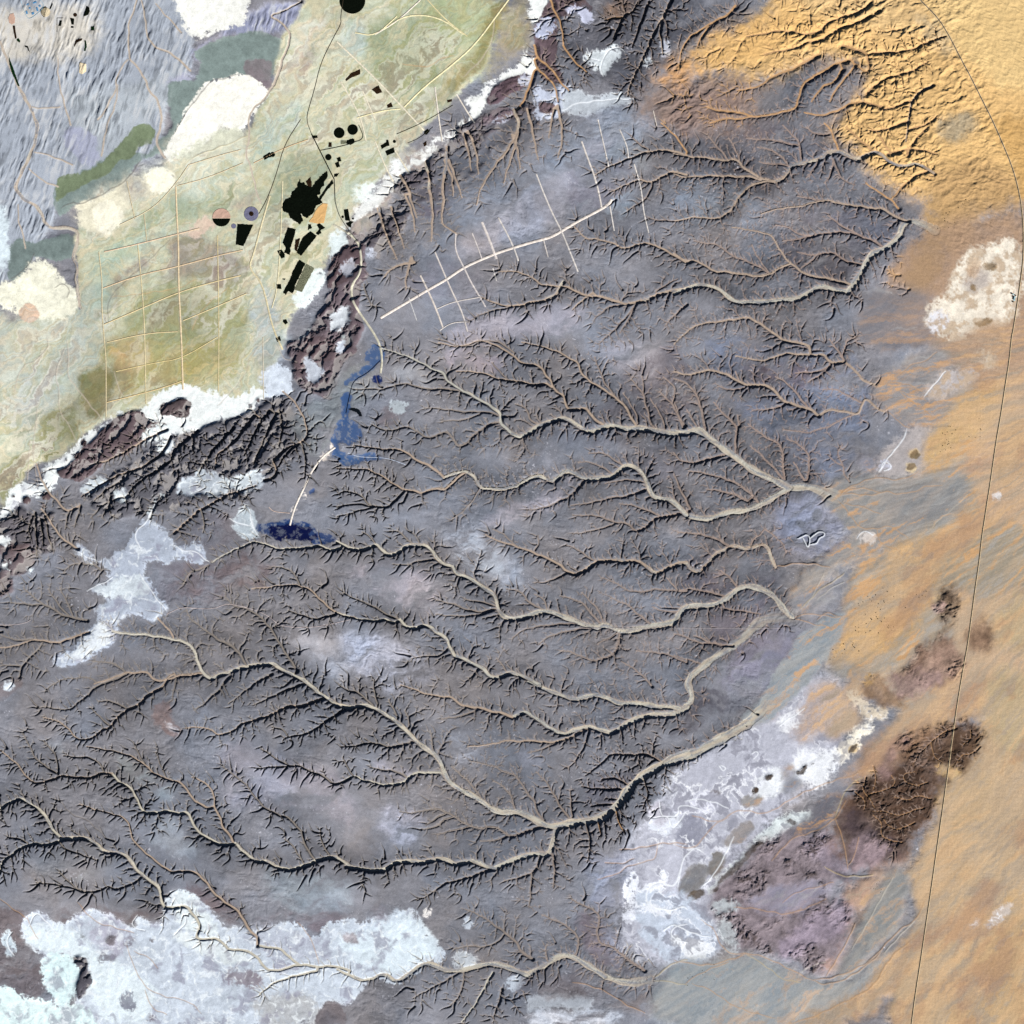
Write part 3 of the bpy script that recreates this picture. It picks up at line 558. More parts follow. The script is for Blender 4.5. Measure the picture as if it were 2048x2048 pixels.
# ---------------------------------------------------------------- traced ground cover
# sheet, sRGB colour, edge softness, edge raggedness, cover, class | outline
COVER = """
A 178,186,198 8 3 1 N|-60,-60 1000,-60 1060,200 1050,400 920,560 880,860 560,930 330,1000 300,1200 200,1420 0,1560 -60,1560
A 238,230,214 26 12 .8 N|-60,20 120,100 250,30 560,90 540,250 400,330 200,310 60,300 -60,300
A 190,198,204 24 10 .7 N|330,380 480,560 560,480 900,440 1030,330 1000,560 850,640 620,900 400,720
A 186,190,214 5 5 .8 N|340,770 400,700 520,760 540,860 560,920 500,930 420,860 360,820
A 180,186,218 12 5 .75 N|1040,290 1200,190 1370,60 1640,20 1680,110 1560,180 1400,170 1200,210 1080,330
A 190,190,216 8 4 .7 N|880,470 1060,390 1080,430 930,480
A 138,154,150 2 4 1 M|1060,290 1200,210 1400,165 1580,230 1540,330 1490,440 1340,410 1180,440 1150,460 1040,610 920,840 780,880 700,1000 540,1100 420,1130 320,1210 285,1120 330,1000 450,945 620,860 780,860 880,790 940,700 920,470 1080,450 1120,330
A 127,141,112 1.5 3 1 M|640,830 740,680 820,680 850,720 830,790 760,810 720,880 660,890 600,960 470,1010 380,1060 330,1100 300,1130 330,970 380,950 440,960 560,900
A 128,143,140 2 4 1 M|30,1400 100,1310 200,1350 330,1300 400,1290 420,1420 300,1440 190,1400 130,1520 60,1550
A 140,124,130 3 4 .7 M|1340,330 1500,330 1500,540 1420,450 1360,420
A 205,204,176 6 4 1 V|440,1250 640,1140 960,1010 960,880 1060,870 1330,780 1500,480 1560,220 1660,80 1720,-60 2700,-60 2740,60 2720,260 2600,460 2400,640 2230,830 2050,1040 1900,1250 1760,1500 1600,1760 1450,2200 900,2230 560,2330 200,2560 -60,2800 -60,2300 60,1800 300,1700 430,1600 430,1300
A 216,216,200 20 11.4 .75 V|-60,1720 100,1780 280,1740 430,1690 500,1900 300,2200 150,2500 -60,2500
A 178,186,178 24 11.4 .7 V|430,1640 560,1560 600,1800 560,2050 400,2250 240,2300 200,2100 330,1900
A 176,154,146 16 11.4 .6 V|1000,870 1360,740 1400,790 1100,880
A 212,222,208 16 11.4 .7 V|1100,880 1330,880 1300,1000 1060,1090 980,1060
A 165,176,150 16 11.4 .8 V|960,1100 1200,1020 1380,1060 1300,1140 1050,1190 900,1230 640,1330 600,1260
A 150,132,134 12 11.4 .7 V|1220,1110 1350,1050 1430,1080 1340,1140
A 178,198,180 16 11.4 .7 V|640,1330 860,1250 960,1200 940,1300 720,1400 590,1540 560,1700 520,1700 560,1420
A 134,118,112 16 13.3 .85 V|980,1300 1180,1290 1290,1380 1360,1440 1330,1530 1200,1560 1050,1520 900,1580 860,1540 940,1460
A 140,126,122 12 11.4 .7 V|560,1700 640,1560 760,1460 960,1290 920,1380 780,1480 660,1640 560,1760 500,1800
A 152,152,108 20 13.3 .9 V|840,1600 1000,1540 1200,1580 1350,1540 1350,1700 1340,1900 1200,2100 900,2160 640,2150 590,1960 700,1760
A 128,128,104 20 11.4 .7 V|960,1640 1200,1620 1260,1780 1100,1800 960,1800 820,1760
A 178,166,108 20 11.4 .8 V|600,1960 1300,1860 1360,1950 1290,2100 1000,2160 620,2180
A 206,176,128 16 11.4 .7 V|660,1860 820,1880 820,2020 640,2030
A 128,118,96 20 9.5 .6 V|470,2080 660,2010 700,2140 560,2280 420,2330 380,2280
A 158,166,140 20 11.4 .8 V|1450,1150 1560,920 1640,800 1760,860 1850,950 1700,1100 1560,1240 1470,1400
A 172,200,196 16 11.4 .55 V|1400,900 1420,720 1560,560 1700,560 1660,660 1540,760 1460,960
A 168,180,190 16 11.4 .6 V|1380,1620 1450,1560 1540,1700 1560,1900 1480,2080 1400,1900
B 148,156,118 16 9.5 .95 V|120,200 300,110 500,70 680,140 720,230 600,400 420,560 300,520 180,400
B 168,176,132 24 9.5 .8 V|260,20 480,-40 860,-60 900,60 860,240 760,420 700,460 640,300 560,120
B 140,132,80 8 7.6 .8 V|840,60 900,0 960,-40 880,120 850,240 800,330 720,430 600,540 560,480 690,400 780,260
B 186,156,104 16 9.5 .7 V|640,370 740,290 740,320 660,420 560,480
B 178,160,110 16 9.5 .6 V|900,80 1000,-60 1080,-60 1040,60 1060,280 920,340 860,420 760,500 880,280
B 196,208,198 12 11.4 .8 V|20,170 100,110 160,200 150,300 90,330 40,260
B 150,150,122 16 9.5 .8 V|420,560 560,480 660,500 640,560 480,640 330,720 280,680
B 184,192,168 20 9.5 .8 V|0,1000 160,860 330,830 480,820 300,900 200,1010 100,1100 0,1150
B 184,174,170 16 7.6 .8 V|300,860 500,800 640,690 660,760 560,830 480,930 380,960 310,1040 290,1140 200,1150 180,1300 80,1320 0,1400 -20,1300 100,1150 260,1000
D 124,122,78 12 9.5 .85 V|470,210 560,180 640,240 600,340 560,440 480,400
D 120,118,82 12 9.5 .9 V|210,560 240,470 350,360 440,440 440,540 300,660 220,700
D 128,126,86 12 9.5 .9 V|0,700 100,640 170,700 140,800 40,900 0,960
D 246,240,208 12 11.4 .8 V|-40,470 40,480 90,600 0,660 -40,700
D 186,192,192 16 9.5 .7 V|120,200 260,140 330,260 300,380 200,460 150,600 100,500
A 240,236,214 22 9 .8 V|960,740 1180,690 1340,700 1340,860 1100,900 900,1000 840,960 900,880
A 238,234,214 22 9 .75 V|520,1080 700,1000 860,920 940,1060 760,1120 700,1260 560,1310 430,1240 430,1140
A 226,226,206 26 9 .6 V|1000,900 1340,780 1330,1000 1100,1060 960,1060
A 234,224,204 24 9 .6 V|1500,480 1640,300 1720,80 1800,120 1700,360 1600,480
A 252,252,244 3 5 1 S|940,-60 1370,-60 1350,120 1250,150 1150,175 1080,210 1040,150 1000,100
A 253,251,240 1.5 4 1 S|1330,405 1380,430 1490,520 1440,570 1370,660 1330,710 1200,690 1180,760 1060,850 930,890 905,860 960,740 1050,600 1150,460 1240,440
A 226,228,205 8 5 .8 S|1180,760 1330,700 1350,780 1060,880 930,890 1000,830
A 246,240,214 6 5 .9 S|425,1140 540,1110 700,1010 840,960 960,950 940,1050 760,1080 670,1160 660,1260 560,1290 430,1240
A 150,146,146 16 7.6 .7 V|700,1010 810,980 820,1050 760,1110 700,1080
A 253,248,226 2 2 1 S|820,960 860,925 920,930 955,980 960,1020 930,1060 880,1065 840,1040 822,1000
A 253,248,226 2 3 1 S|520,1160 590,1110 650,1130 680,1180 660,1250 600,1280 540,1270 515,1220
A 252,250,228 6 7 .95 S|160,1460 200,1420 330,1520 420,1600 420,1700 300,1760 120,1720 0,1690 -60,1640 0,1560 100,1560
A 226,198,176 1.5 1 1 V|115,1700 150,1675 190,1685 220,1725 205,1765 165,1785 125,1765 108,1730
A 226,240,246 5 4 .9 S|-60,1120 20,1130 40,1280 30,1480 -60,1560
A 244,216,196 5 4 .8 S|1000,1250 1160,1190 1190,1250 1090,1290 1000,1290
A 234,228,210 12 11.4 .7 V|1640,150 1760,110 1800,160 1700,330 1640,400 1600,340
A 156,140,136 10 7.6 .7 V|1720,260 1790,180 1760,280 1660,420 1620,400
D 247,252,250 3 10 1 S|-40,1010 40,930 70,860 140,810 210,840 260,720 360,640 440,560 560,480 700,405 830,370 900,300 980,270 1100,275 1250,320 1370,290 1440,240 1460,330 1380,390 1260,430 1150,480 1080,520 980,540 900,520 840,470 780,400 640,450 560,520 480,590 400,690 310,750 240,860 120,920 60,980 0,1030
D 226,236,248 6 5 .9 S|1440,180 1530,160 1600,210 1590,320 1500,330 1450,330
B 250,252,247 4 10 1 S|470,840 540,780 600,770 690,700 740,640 730,570 800,530 860,460 940,400 1020,350 1050,330 1040,265 1080,290 1080,400 990,420 900,460 830,560 780,650 680,720 580,790 480,850
B 250,253,250 4 4 1 S|1050,-60 1180,-60 1140,60 1110,130 1060,90
B 248,252,252 8 5 .95 S|285,920 330,880 360,920 340,970 300,970
B 248,252,252 8 5 .95 S|390,890 430,865 450,890 410,915
B 240,250,246 10 6 .9 S|100,1060 180,1010 240,1060 190,1100 120,1100
B 236,248,248 8 5 .9 S|-40,1300 40,1250 80,1290 40,1380 -40,1450
A 240,250,248 5 4 .9 S|1690,1540 1760,1480 1790,1530 1720,1640 1660,1700 1630,1660
A 232,244,244 8 5 .8 S|1640,1900 1740,1800 1760,1850 1700,1940
A 112,98,104 3 8 .95 H|1900,1270 1940,1400 1880,1480 1830,1560 1790,1640 1760,1720 1700,1850 1640,1960 1640,2080 1700,2160 1860,2080 1960,1960 2000,1800 1990,1700 2010,1500 1990,1300
D 110,98,104 3 7 .9 H|1560,60 1700,0 1860,0 1900,100 1860,330 1700,330 1620,250 1600,120
B 100,94,100 3 13 .95 H|110,1340 250,1190 300,1130 310,1030 380,950 480,930 560,830 640,770 740,700 800,640 960,590 1090,560 1120,680 1000,760 880,820 790,890 720,960 630,1020 560,1070 460,1110 420,1180 370,1260 290,1340 200,1450
B 244,246,242 5 7 .85 S|60,1210 200,1060 320,950 430,870 520,800 640,720 700,700 640,760 500,850 440,900 340,990 260,1080 130,1210
D 104,90,94 1.5 5 1 H|300,750 400,690 480,590 560,520 640,450 770,400 850,470 930,480 910,540 800,560 740,600 700,650 560,700 500,760 420,800 330,770
D 96,84,86 1.5 4 1 H|885,370 940,365 1010,340 1060,360 1030,440 960,450 900,430
B 106,88,96 1.5 4 1 H|820,560 880,480 960,430 1040,400 1070,430 1000,500 900,560 840,590
B 128,112,120 1.5 4 1 H|800,660 880,600 960,590 980,640 880,700 800,700
B 108,92,98 1.5 5 1 H|1100,140 1150,40 1200,-40 1330,-60 1420,60 1330,70 1220,90 1210,200 1200,330 1260,480 1130,440 1100,330
B 100,84,88 1.5 4 1 H|-40,1420 60,1340 120,1380 140,1480 60,1560 -60,1600
D 110,94,98 1.5 5 1 H|1680,0 1800,0 1880,60 1860,130 1720,140 1640,240 1620,150 1660,60
D 98,92,96 8 5 .8 H|0,1020 60,980 130,930 200,1000 300,960 280,1060 330,1180 160,1200 0,1180 -40,1100
D 112,92,92 6 5 .7 H|0,1160 140,1140 200,1200 150,1300 0,1340
D 112,92,92 6 5 .7 H|0,1320 60,1330 80,1400 0,1450
D 102,101,108 8 5 .9 H|440,880 700,720 940,560 1100,520 1400,400 1560,330 1680,480 1640,640 1500,740 1380,900 1200,900 900,960 600,1000
B 85,87,97 14 6 .9 P|1330,-60 2100,-60 2000,200 1850,320 1700,470 1600,520 1300,420 1250,200
B 106,110,120 14 6 .85 P|280,1180 600,830 1000,640 1400,620 1300,800 1000,1100 700,1300 400,1450
B 141,152,165 14 8 0.85 P|1300,700 1700,600 1700,900 1400,1000 1200,900
C 106,107,120 16 6 .6 P|0,700 500,700 900,760 900,1000 500,1060 200,960 0,960
D 114,103,109 20 14 .6 P|820,1240 1000,1260 1180,1260 1480,1190 1500,1290 1480,1390 1300,1400 1100,1440 900,1480 840,1380
D 118,99,99 16 14 .55 P|1000,1320 1200,1280 1440,1220 1500,1290 1400,1390 1150,1440 920,1460
D 112,105,111 10 5 .7 P|950,1120 1100,990 1280,960 1270,1040 1350,1080 1180,1200
D 92,76,78 1.2 2 1 H|477,580 472,593 460,598 447,593 443,580 447,566 460,561 472,566
D 92,76,78 1.2 2 1 H|447,660 440,677 425,684 409,677 403,660 409,642 425,635 440,642
D 92,76,78 1.2 2 1 H|377,678 373,687 365,691 356,687 353,678 356,668 365,664 373,668
D 92,76,78 1.2 2 1 H|91,883 87,891 80,895 72,891 69,883 72,874 80,870 87,874
D 92,76,78 1.2 2 1 H|174,905 166,923 150,931 133,923 126,905 133,886 150,878 166,886
D 92,76,78 1.2 2 1 H|274,880 266,898 250,906 233,898 226,880 233,861 250,853 266,861
D 92,76,78 1.2 2 1 H|251,930 246,942 235,947 223,942 219,930 223,917 235,912 246,917
D 92,76,78 1.2 2 1 H|1062,450 1058,459 1050,463 1041,459 1038,450 1041,440 1050,436 1058,440
D 92,76,78 1.2 2 1 H|1439,352 1434,362 1425,367 1415,362 1411,352 1415,341 1425,336 1434,341
D 92,76,78 1.2 2 1 H|1399,375 1394,385 1385,390 1375,385 1371,375 1375,364 1385,359 1394,364
D 244,232,220 2 5 .9 S|1814,655 1806,673 1790,681 1773,673 1766,655 1773,636 1790,628 1806,636
D 244,232,220 2 5 .9 S|1769,700 1764,710 1755,715 1745,710 1741,700 1745,689 1755,684 1764,689
D 244,232,220 2 5 .9 S|1681,885 1676,897 1665,902 1653,897 1649,885 1653,872 1665,867 1676,872
D 244,232,220 2 5 .9 S|1632,955 1628,964 1620,968 1611,964 1608,955 1611,945 1620,941 1628,945
D 244,232,220 2 5 .9 S|1860,605 1854,620 1840,627 1825,620 1820,605 1825,589 1840,583 1854,589
B 120,100,90 1.2 2 1 H|933,400 930,406 925,408 919,406 917,400 919,393 925,391 930,393
B 120,100,90 1.2 2 1 H|952,375 949,380 945,382 940,380 938,375 940,369 945,367 949,369
D 196,206,216 3 7 .95 S|950,880 1000,800 1110,730 1200,760 1240,820 1330,760 1460,715 1475,790 1420,850 1300,840 1210,860 1100,860 1010,850
D 214,224,230 3 6 .9 S|1200,840 1300,770 1455,720 1465,780 1380,810 1280,840
D 194,204,220 3 8 .95 S|760,1060 820,980 830,1040 880,1050 940,1090 960,1140 1010,1190 1110,1130 1170,1250 1120,1260 1000,1220 960,1230 900,1260 830,1220 770,1300 850,1400 920,1510 860,1535 760,1510 690,1530 620,1610 560,1690 480,1760 400,1800 270,1815 290,1770 400,1740 460,1670 500,1600 545,1560 510,1480 640,1450 680,1430 570,1430 490,1400 600,1320 560,1250 400,1190 430,1150 560,1230 620,1220 640,1160 680,1200 740,1140
D 226,236,240 4 6 .7 S|500,1390 620,1330 760,1310 830,1400 700,1420 600,1440
D 240,246,248 3 6 .7 S|540,1560 620,1590 560,1680 460,1760 300,1800 420,1740 510,1660
D 196,208,216 3 6 .9 S|1270,1040 1380,930 1400,1000 1430,1110 1370,1100 1320,1050
D 216,226,230 3 6 .9 S|640,830 690,810 700,870 680,900 640,870
D 214,224,230 3 6 .9 S|450,850 480,800 560,770 620,790 520,830 460,880
D 206,216,222 3 6 .9 S|830,960 870,870 900,890 860,950 820,1030
D 240,250,250 3 5 .95 S|780,560 840,500 960,490 930,540 890,560 780,600
D 230,240,244 3 5 .9 S|860,620 930,560 950,600 900,640
D 226,236,240 3 5 .9 S|130,1290 170,1260 190,1280 170,1310
D 240,246,246 3 5 .9 S|0,1120 60,1080 50,1150 20,1180 0,1160
D 240,246,246 3 5 .9 S|0,1250 40,1220 60,1290 20,1300
D 214,222,234 2 4 .9 S|1690,100 1760,150 1790,180 1740,260 1700,230
D 214,222,234 2 4 .9 S|1840,60 1932,20 1900,60 1860,110
B 206,214,232 3 7 .9 S|1080,500 1110,480 1150,520 1200,520 1240,480 1290,480 1300,530 1240,600 1180,640 1100,640 1080,660 1100,580
B 110,94,100 1.5 3 1 H|1110,560 1200,560 1200,620 1110,610
B 206,210,232 2 6 .9 S|1250,60 1320,30 1360,70 1400,60 1410,110 1370,130 1330,70
B 200,208,232 2 6 .85 S|1130,90 1210,100 1200,140 1130,210 1100,190
B 204,210,228 2 5 .8 S|860,680 940,610 980,600 930,660 870,700
B 210,214,230 2 5 .8 S|1000,440 1060,390 1060,440 1010,470
B 220,228,232 3 7 .95 S|1340,310 1400,270 1480,290 1540,230 1590,280 1560,320 1500,370 1490,420 1450,400 1400,360 1370,330
B 216,224,230 3 5 .9 S|1680,330 1730,310 1720,360 1690,380
B 210,216,230 3 5 .8 S|1780,240 1830,230 1820,300 1790,320
B 206,214,222 4 6 .9 S|1240,600 1300,500 1400,550 1540,520 1650,555 1500,600 1400,620 1280,610
B 196,200,212 3 6 .8 S|40,1450 100,1430 110,1500 60,1540 20,1500
B 206,212,226 3 5 .8 S|150,1390 200,1380 200,1420 160,1430
B 226,234,240 4 6 .8 S|-40,1720 80,1700 90,1760 40,1800 -40,1830
D 158,174,174 8 6 0.95 P|1900,0 1932,0 1932,60 1890,60
D 131,137,139 14 6 .8 P|1600,440 1800,300 1900,200 2060,130 2100,250 1960,400 1860,500 1760,640 1680,640
E 137,135,137 14 6 .6 P|120,200 380,180 560,260 300,250 140,330
B 137,143,156 16 6 0.85 P|700,1000 1000,860 1320,650 1750,560 1800,700 1500,800 1250,900 1000,1150 700,1300 500,1400 500,1200
B 150,150,161 14 6 0.95 P|560,1400 900,1180 1200,1000 1380,760 1500,750 1450,900 1300,1120 1050,1300 700,1420
B 124,120,132 14 6 .7 P|1280,900 1600,880 1600,1100 1350,1200 1250,1100
B 148,161,174 10 6 0.85 P|1480,1160 1560,1080 1680,1030 1680,1110 1580,1200 1500,1220
B 162,156,165 14 6 0.95 P|800,1720 1050,1700 1250,1680 1400,1780 1150,1850 1000,1840 820,1900 600,1900 620,1800
B 131,126,135 14 6 .6 P|300,1560 560,1440 780,1500 880,1640 600,1660
B 118,109,116 10 6 .6 P|430,1050 640,1000 660,1080 560,1200 400,1150
B 114,103,113 12 6 .7 P|360,1240 520,1100 620,1140 560,1250
E 120,109,113 8 5 .8 P|210,420 300,380 400,360 360,440 330,490 240,480
E 190,200,206 3 6 .9 S|270,370 380,355 360,400 310,420
E 158,161,168 12 6 0.85 P|250,140 460,200 540,280 440,270 300,220
E 158,150,161 14 7 0.90 P|560,60 860,80 960,180 860,180 640,180
E 152,148,156 14 7 0.95 P|1300,20 1700,20 1900,60 1750,140 1600,250 1500,100
E 164,163,172 14 7 0.95 P|1600,60 1760,80 1740,260 1620,220
E 133,135,145 16 6 .6 P|700,600 1000,580 1300,660 1200,740 900,700 740,700
E 171,165,174 10 7 1.00 P|760,1050 980,930 1200,840 1320,790 1330,860 1080,960 960,1050 850,1080
E 162,168,181 16 8 1.00 P|560,1080 760,1020 850,1100 1000,1260 1060,1330 900,1380 760,1290 640,1180
E 169,181,196 10 8 0.75 P|640,1130 760,1100 880,1240 960,1300 860,1290 700,1200
E 160,154,163 14 7 0.95 P|200,1250 460,1290 560,1450 400,1460 200,1400 40,1300
E 162,158,168 14 7 0.95 P|340,1380 520,1420 560,1540 480,1540 380,1490
E 173,178,196 16 8 1.00 P|0,1640 220,1640 340,1720 460,1780 520,1900 300,1932 100,1800
D 160,163,174 16 7 0.95 P|1520,1690 1700,1640 1860,1680 1932,1800 1932,1932 1820,1860 1640,1740
E 152,154,165 14 6 0.75 P|680,1560 960,1600 1100,1640 900,1700 720,1680
E 118,113,124 16 6 .7 P|1380,420 1560,380 1932,330 1932,480 1600,470
F 106,99,107 14 5 .7 P|0,20 60,200 200,330 0,380 -300,300 -260,200
E 116,113,122 16 6 .6 P|1000,540 1500,540 1932,560 1932,900 1800,840 1500,640
H 173,174,190 12 8 1.00 P|200,760 330,730 420,780 480,860 350,860 420,960 300,930 220,840
H 160,158,172 12 7 0.85 P|220,480 440,500 420,560 240,560
H 160,165,178 14 7 0.85 P|560,380 700,360 760,480 640,480
H 150,150,161 14 7 0.85 P|980,440 1100,420 1120,520 1000,500
G 193,196,214 12 7 1.00 P|1350,540 1500,540 1640,600 1680,660 1560,660 1420,620
G 148,145,156 16 7 0.85 P|1240,380 1600,440 1932,640 1932,860 1700,700 1560,760 1300,700 1200,540
G 160,165,172 12 6 0.75 P|780,820 960,800 1000,900 1100,1020 1000,1040 860,930
G 143,154,161 14 6 0.75 P|560,440 780,480 900,600 1020,660 880,700 720,560
G 156,163,172 10 6 0.75 P|270,360 380,380 380,440 300,440
G 152,163,172 14 6 0.75 P|1400,1080 1700,1100 1900,1140 1932,1300 1700,1340 1450,1200
G 124,128,135 16 6 .6 P|100,1000 500,960 700,1060 600,1150 200,1140
G 158,165,174 10 6 0.75 P|330,1060 440,1100 560,1140 420,1160
G 133,109,105 6 5 .7 P|820,180 930,140 940,260 1010,300 1000,370 940,350 860,290
G 191,190,198 5 5 0.85 P|860,200 900,240 1000,320 990,370 960,320 890,270
G 131,118,118 5 4 .7 P|-40,60 60,60 120,10 150,40 90,100 0,150
G 234,245,252 4 3 0.95 P|20,60 90,50 80,90 30,90
G 112,99,103 10 6 .9 P|970,1160 1180,1180 1280,1240 1350,1370 1250,1400 1200,1320 1080,1260
G 110,101,105 10 6 .9 P|460,1260 700,1300 920,1270 900,1340 760,1340 700,1400 540,1310
G 106,97,101 8 6 .9 P|-40,1290 140,1320 300,1330 440,1300 440,1420 330,1390 200,1310 140,1440 230,1600 240,1800 100,1790 -40,1700
G 118,105,111 10 6 .8 P|1400,1340 1932,1310 1932,1380 1740,1420 1700,1380 1420,1400
G 208,218,230 3 11 1 S|145,1400 200,1310 300,1380 430,1410 450,1310 550,1310 640,1350 700,1400 770,1330 800,1380 900,1350 930,1220 1000,1200 1090,1280 1180,1320 1240,1430 1320,1390 1360,1420 1500,1380 1640,1380 1700,1440 1760,1440 1840,1370 1932,1360 2000,1380 2060,1370 2210,1300 2280,1310 2360,1420 2420,1500 2460,1580 2330,1600 2200,1690 2060,1690 1932,1790 1860,1800 1840,1800 1720,1932 1700,1932 540,1990 500,1900 430,1800 500,1700 490,1600 440,1540 380,1560 230,1560 160,1480
G 228,240,245 12 8 .9 S|140,1420 300,1390 440,1460 560,1560 760,1660 860,1740 760,1900 560,1900 500,1720 460,1560 230,1540
G 224,246,248 3 5 1 S|225,1580 300,1530 380,1560 430,1600 440,1700 400,1800 380,1850 300,1820 270,1740 230,1680
G 226,246,246 4 6 1 S|-60,1740 60,1740 160,1790 290,1800 350,1840 420,1830 500,1880 540,1990 -60,1990
G 210,226,236 3 6 .9 S|10,1460 60,1410 70,1480 90,1560 30,1560
G 226,236,238 6 7 .8 S|910,1240 1000,1200 1080,1260 1120,1330 1220,1430 1160,1460 1000,1380
G 232,240,240 8 7 .7 S|900,1400 1060,1450 1220,1470 1260,1530 1400,1560 1340,1600 1180,1560 1000,1470
G 190,188,204 14 7 .8 S|520,1340 700,1400 720,1520 600,1540 540,1440
G 150,140,150 6 6 .85 S|1230,1630 1350,1640 1450,1680 1420,1740 1330,1690 1260,1720
G 192,198,212 16 7 .8 S|1300,1400 1500,1390 1700,1460 1800,1560 1600,1580 1440,1520
G 190,190,190 12 7 .7 S|1400,1780 1700,1780 1800,1932 1440,1932
G 132,134,150 3 4 .85 S|670,1770 720,1750 760,1800 720,1850 680,1830
G 132,130,142 3 5 .85 S|530,1560 620,1550 640,1590 560,1610
G 150,148,160 3 5 .8 S|690,1500 720,1430 740,1460 720,1530
G 114,109,118 3 3 .9 P|575,1450 620,1440 650,1465 610,1480
G 98,97,103 3 3 .9 P|440,1435 470,1420 480,1460 455,1470
G 106,99,103 2 3 .9 P|835,1390 860,1400 860,1425 835,1415
G 106,99,103 2 3 .9 P|810,1450 850,1450 850,1475 820,1480
G 88,86,94 2 5 1 H|410,1560 480,1560 490,1640 520,1700 490,1760 440,1800 430,1740 450,1640 420,1600
G 140,136,148 3 4 .9 S|810,1880 850,1890 850,1920 810,1910
G 112,107,113 2 4 1 P|1740,1890 1800,1820 1850,1800 1880,1850 1910,1932 1740,1950
H 224,238,246 8 7 .8 S|0,1480 180,1400 380,1300 430,1340 520,1440 560,1520 420,1600 280,1640 60,1560
H 206,218,232 10 7 .7 S|0,1380 200,1370 360,1290 380,1320 220,1400 60,1440
H 160,150,154 4 5 0.85 P|0,1440 120,1450 140,1500 60,1500
H 222,230,236 5 6 .7 S|640,1540 750,1560 760,1620 660,1620
H 210,220,232 4 6 .9 S|930,1690 1040,1660 1020,1720 960,1740 920,1730
H 206,216,228 3 6 .9 S|700,1370 740,1340 750,1390 720,1410
H 196,204,214 6 7 .7 S|1060,1790 1200,1740 1330,1790 1420,1800 1380,1860 1240,1830 1080,1880
H 191,201,216 10 6 0.85 P|1040,1880 1400,1850 1600,1900 1500,1960 1100,1960
H 236,232,228 2 2 .95 S|482,1300 510,1290 515,1330 490,1355
H 120,109,116 10 5 .7 P|180,1280 300,1260 280,1340 220,1380
H 112,103,107 12 5 .7 P|1000,1660 1200,1600 1350,1640 1500,1720 1560,1850 1300,1760 1000,1800
H 122,111,109 10 6 .8 P|1480,1760 1700,1740 1900,1820 1700,1900 1500,1840
H 120,109,120 12 6 .8 P|1300,1350 1440,1310 1560,1500 1640,1650 1480,1600 1380,1500
E 94,97,105 14 6 .5 P|1480,560 1932,540 1932,720 1700,620
C 104,103,116 18 6 .7 P|540,1180 1100,1140 1260,1300 1100,1360 900,1560 640,1480 560,1320
C 120,130,145 18 7 .7 P|0,900 300,1000 560,1140 360,1280 0,1260
C 137,148,163 14 7 0.75 P|0,1060 220,1080 260,1200 0,1180
C 112,103,111 14 6 .7 P|200,640 480,660 600,700 480,760 260,740
F 120,128,149 18 7 .9 P|180,20 620,30 980,100 1060,240 1060,440 1000,620 900,780 780,800 640,680 500,520 380,440 240,200
F 90,97,111 10 7 .8 P|380,430 480,430 700,420 780,520 600,500 460,480
F 98,107,124 16 7 .7 P|700,500 1000,500 1120,560 1000,620 800,620
F 110,94,105 14 6 .7 P|340,160 700,140 860,220 700,260 540,240 420,220
F 148,152,174 20 7 1.00 P|560,900 760,860 900,960 1000,1060 960,1240 700,1260 600,1180 540,1020
F 118,126,149 12 7 .6 P|560,940 640,900 660,1060 660,1220 600,1100
F 120,113,126 16 6 .7 P|0,1240 300,1200 520,1260 560,1400 300,1380 60,1400
F 122,113,126 18 6 .7 P|200,1500 480,1440 560,1560 440,1620 200,1700
F 128,126,147 18 8 .8 P|360,1700 600,1580 760,1700 640,1932 260,1932 300,1800
I 79,78,90 8 8 .7 P|150,110 260,90 400,130 420,190 300,180 150,250 60,330
I 85,80,88 8 7 .6 P|0,270 120,180 200,210 160,300 0,360
H 139,143,161 16 6 0.95 P|1400,1000 1700,960 1760,1150 1600,1260 1500,1400 1620,1600 1520,1600 1400,1200
H 112,109,122 12 6 .6 P|1360,600 1560,560 1700,520 1640,580 1480,760 1340,740
B 168,142,126 34 8 .7 D|1640,620 1740,480 1932,420 2300,420 2300,700 2000,720 1800,700
C 150,128,120 22 8 .6 D|0,480 260,520 400,600 260,680 120,760 0,760
C 238,196,134 30 16 1 D|300,300 420,130 540,-60 2100,-60 2100,1200 1800,1080 1560,1140 1480,1240 1430,1200 1380,1100 1240,1060 1180,950 1060,900 1000,820 900,720 850,700 960,600 1060,530 1090,420 1080,340 960,300 760,340 560,430 420,460 320,440 200,430
C 238,192,126 30 10 .9 D|20,330 120,300 220,180 420,120 660,60 900,40 1100,160 800,200 560,250 400,330 200,370 60,400
B 214,164,112 30 10 .8 D|1700,430 1780,370 1932,320 2000,400 1932,470 1780,470
B 158,122,88 14 8 .6 D|1450,60 1560,0 1640,20 1600,80 1480,110
C 226,192,140 24 10 .7 D|680,-60 1350,-60 1420,160 1200,180 900,100 720,60
C 240,206,146 22 8 .9 D|1350,-60 2100,-60 2100,560 1760,460 1500,180
C 196,180,150 16 9 .7 D|1300,60 1420,100 1560,300 1440,300 1380,150
C 168,160,140 14 9 .7 D|1460,680 1640,620 1700,700 1600,760 1480,780
C 224,178,112 20 8 .8 D|1700,640 1932,640 2100,800 2100,1150 1932,1150 1850,840
C 206,168,118 24 10 .9 D|1400,960 1700,880 1880,1000 1932,1200 1700,1180 1560,1400 1420,1280
C 190,158,130 24 10 .9 D|1300,1350 1480,1240 1932,1180 2100,1300 2100,2100 1700,2100 1500,1932 1300,1900 1240,1700 1160,1560 1250,1430
C 146,140,142 20 8 .8 G|1080,1600 1300,1560 1440,1640 1440,1900 1200,1932 980,1900
C 182,150,116 14 8 .7 D|1340,1330 1500,1300 1480,1480 1400,1600 1250,1560 1340,1430
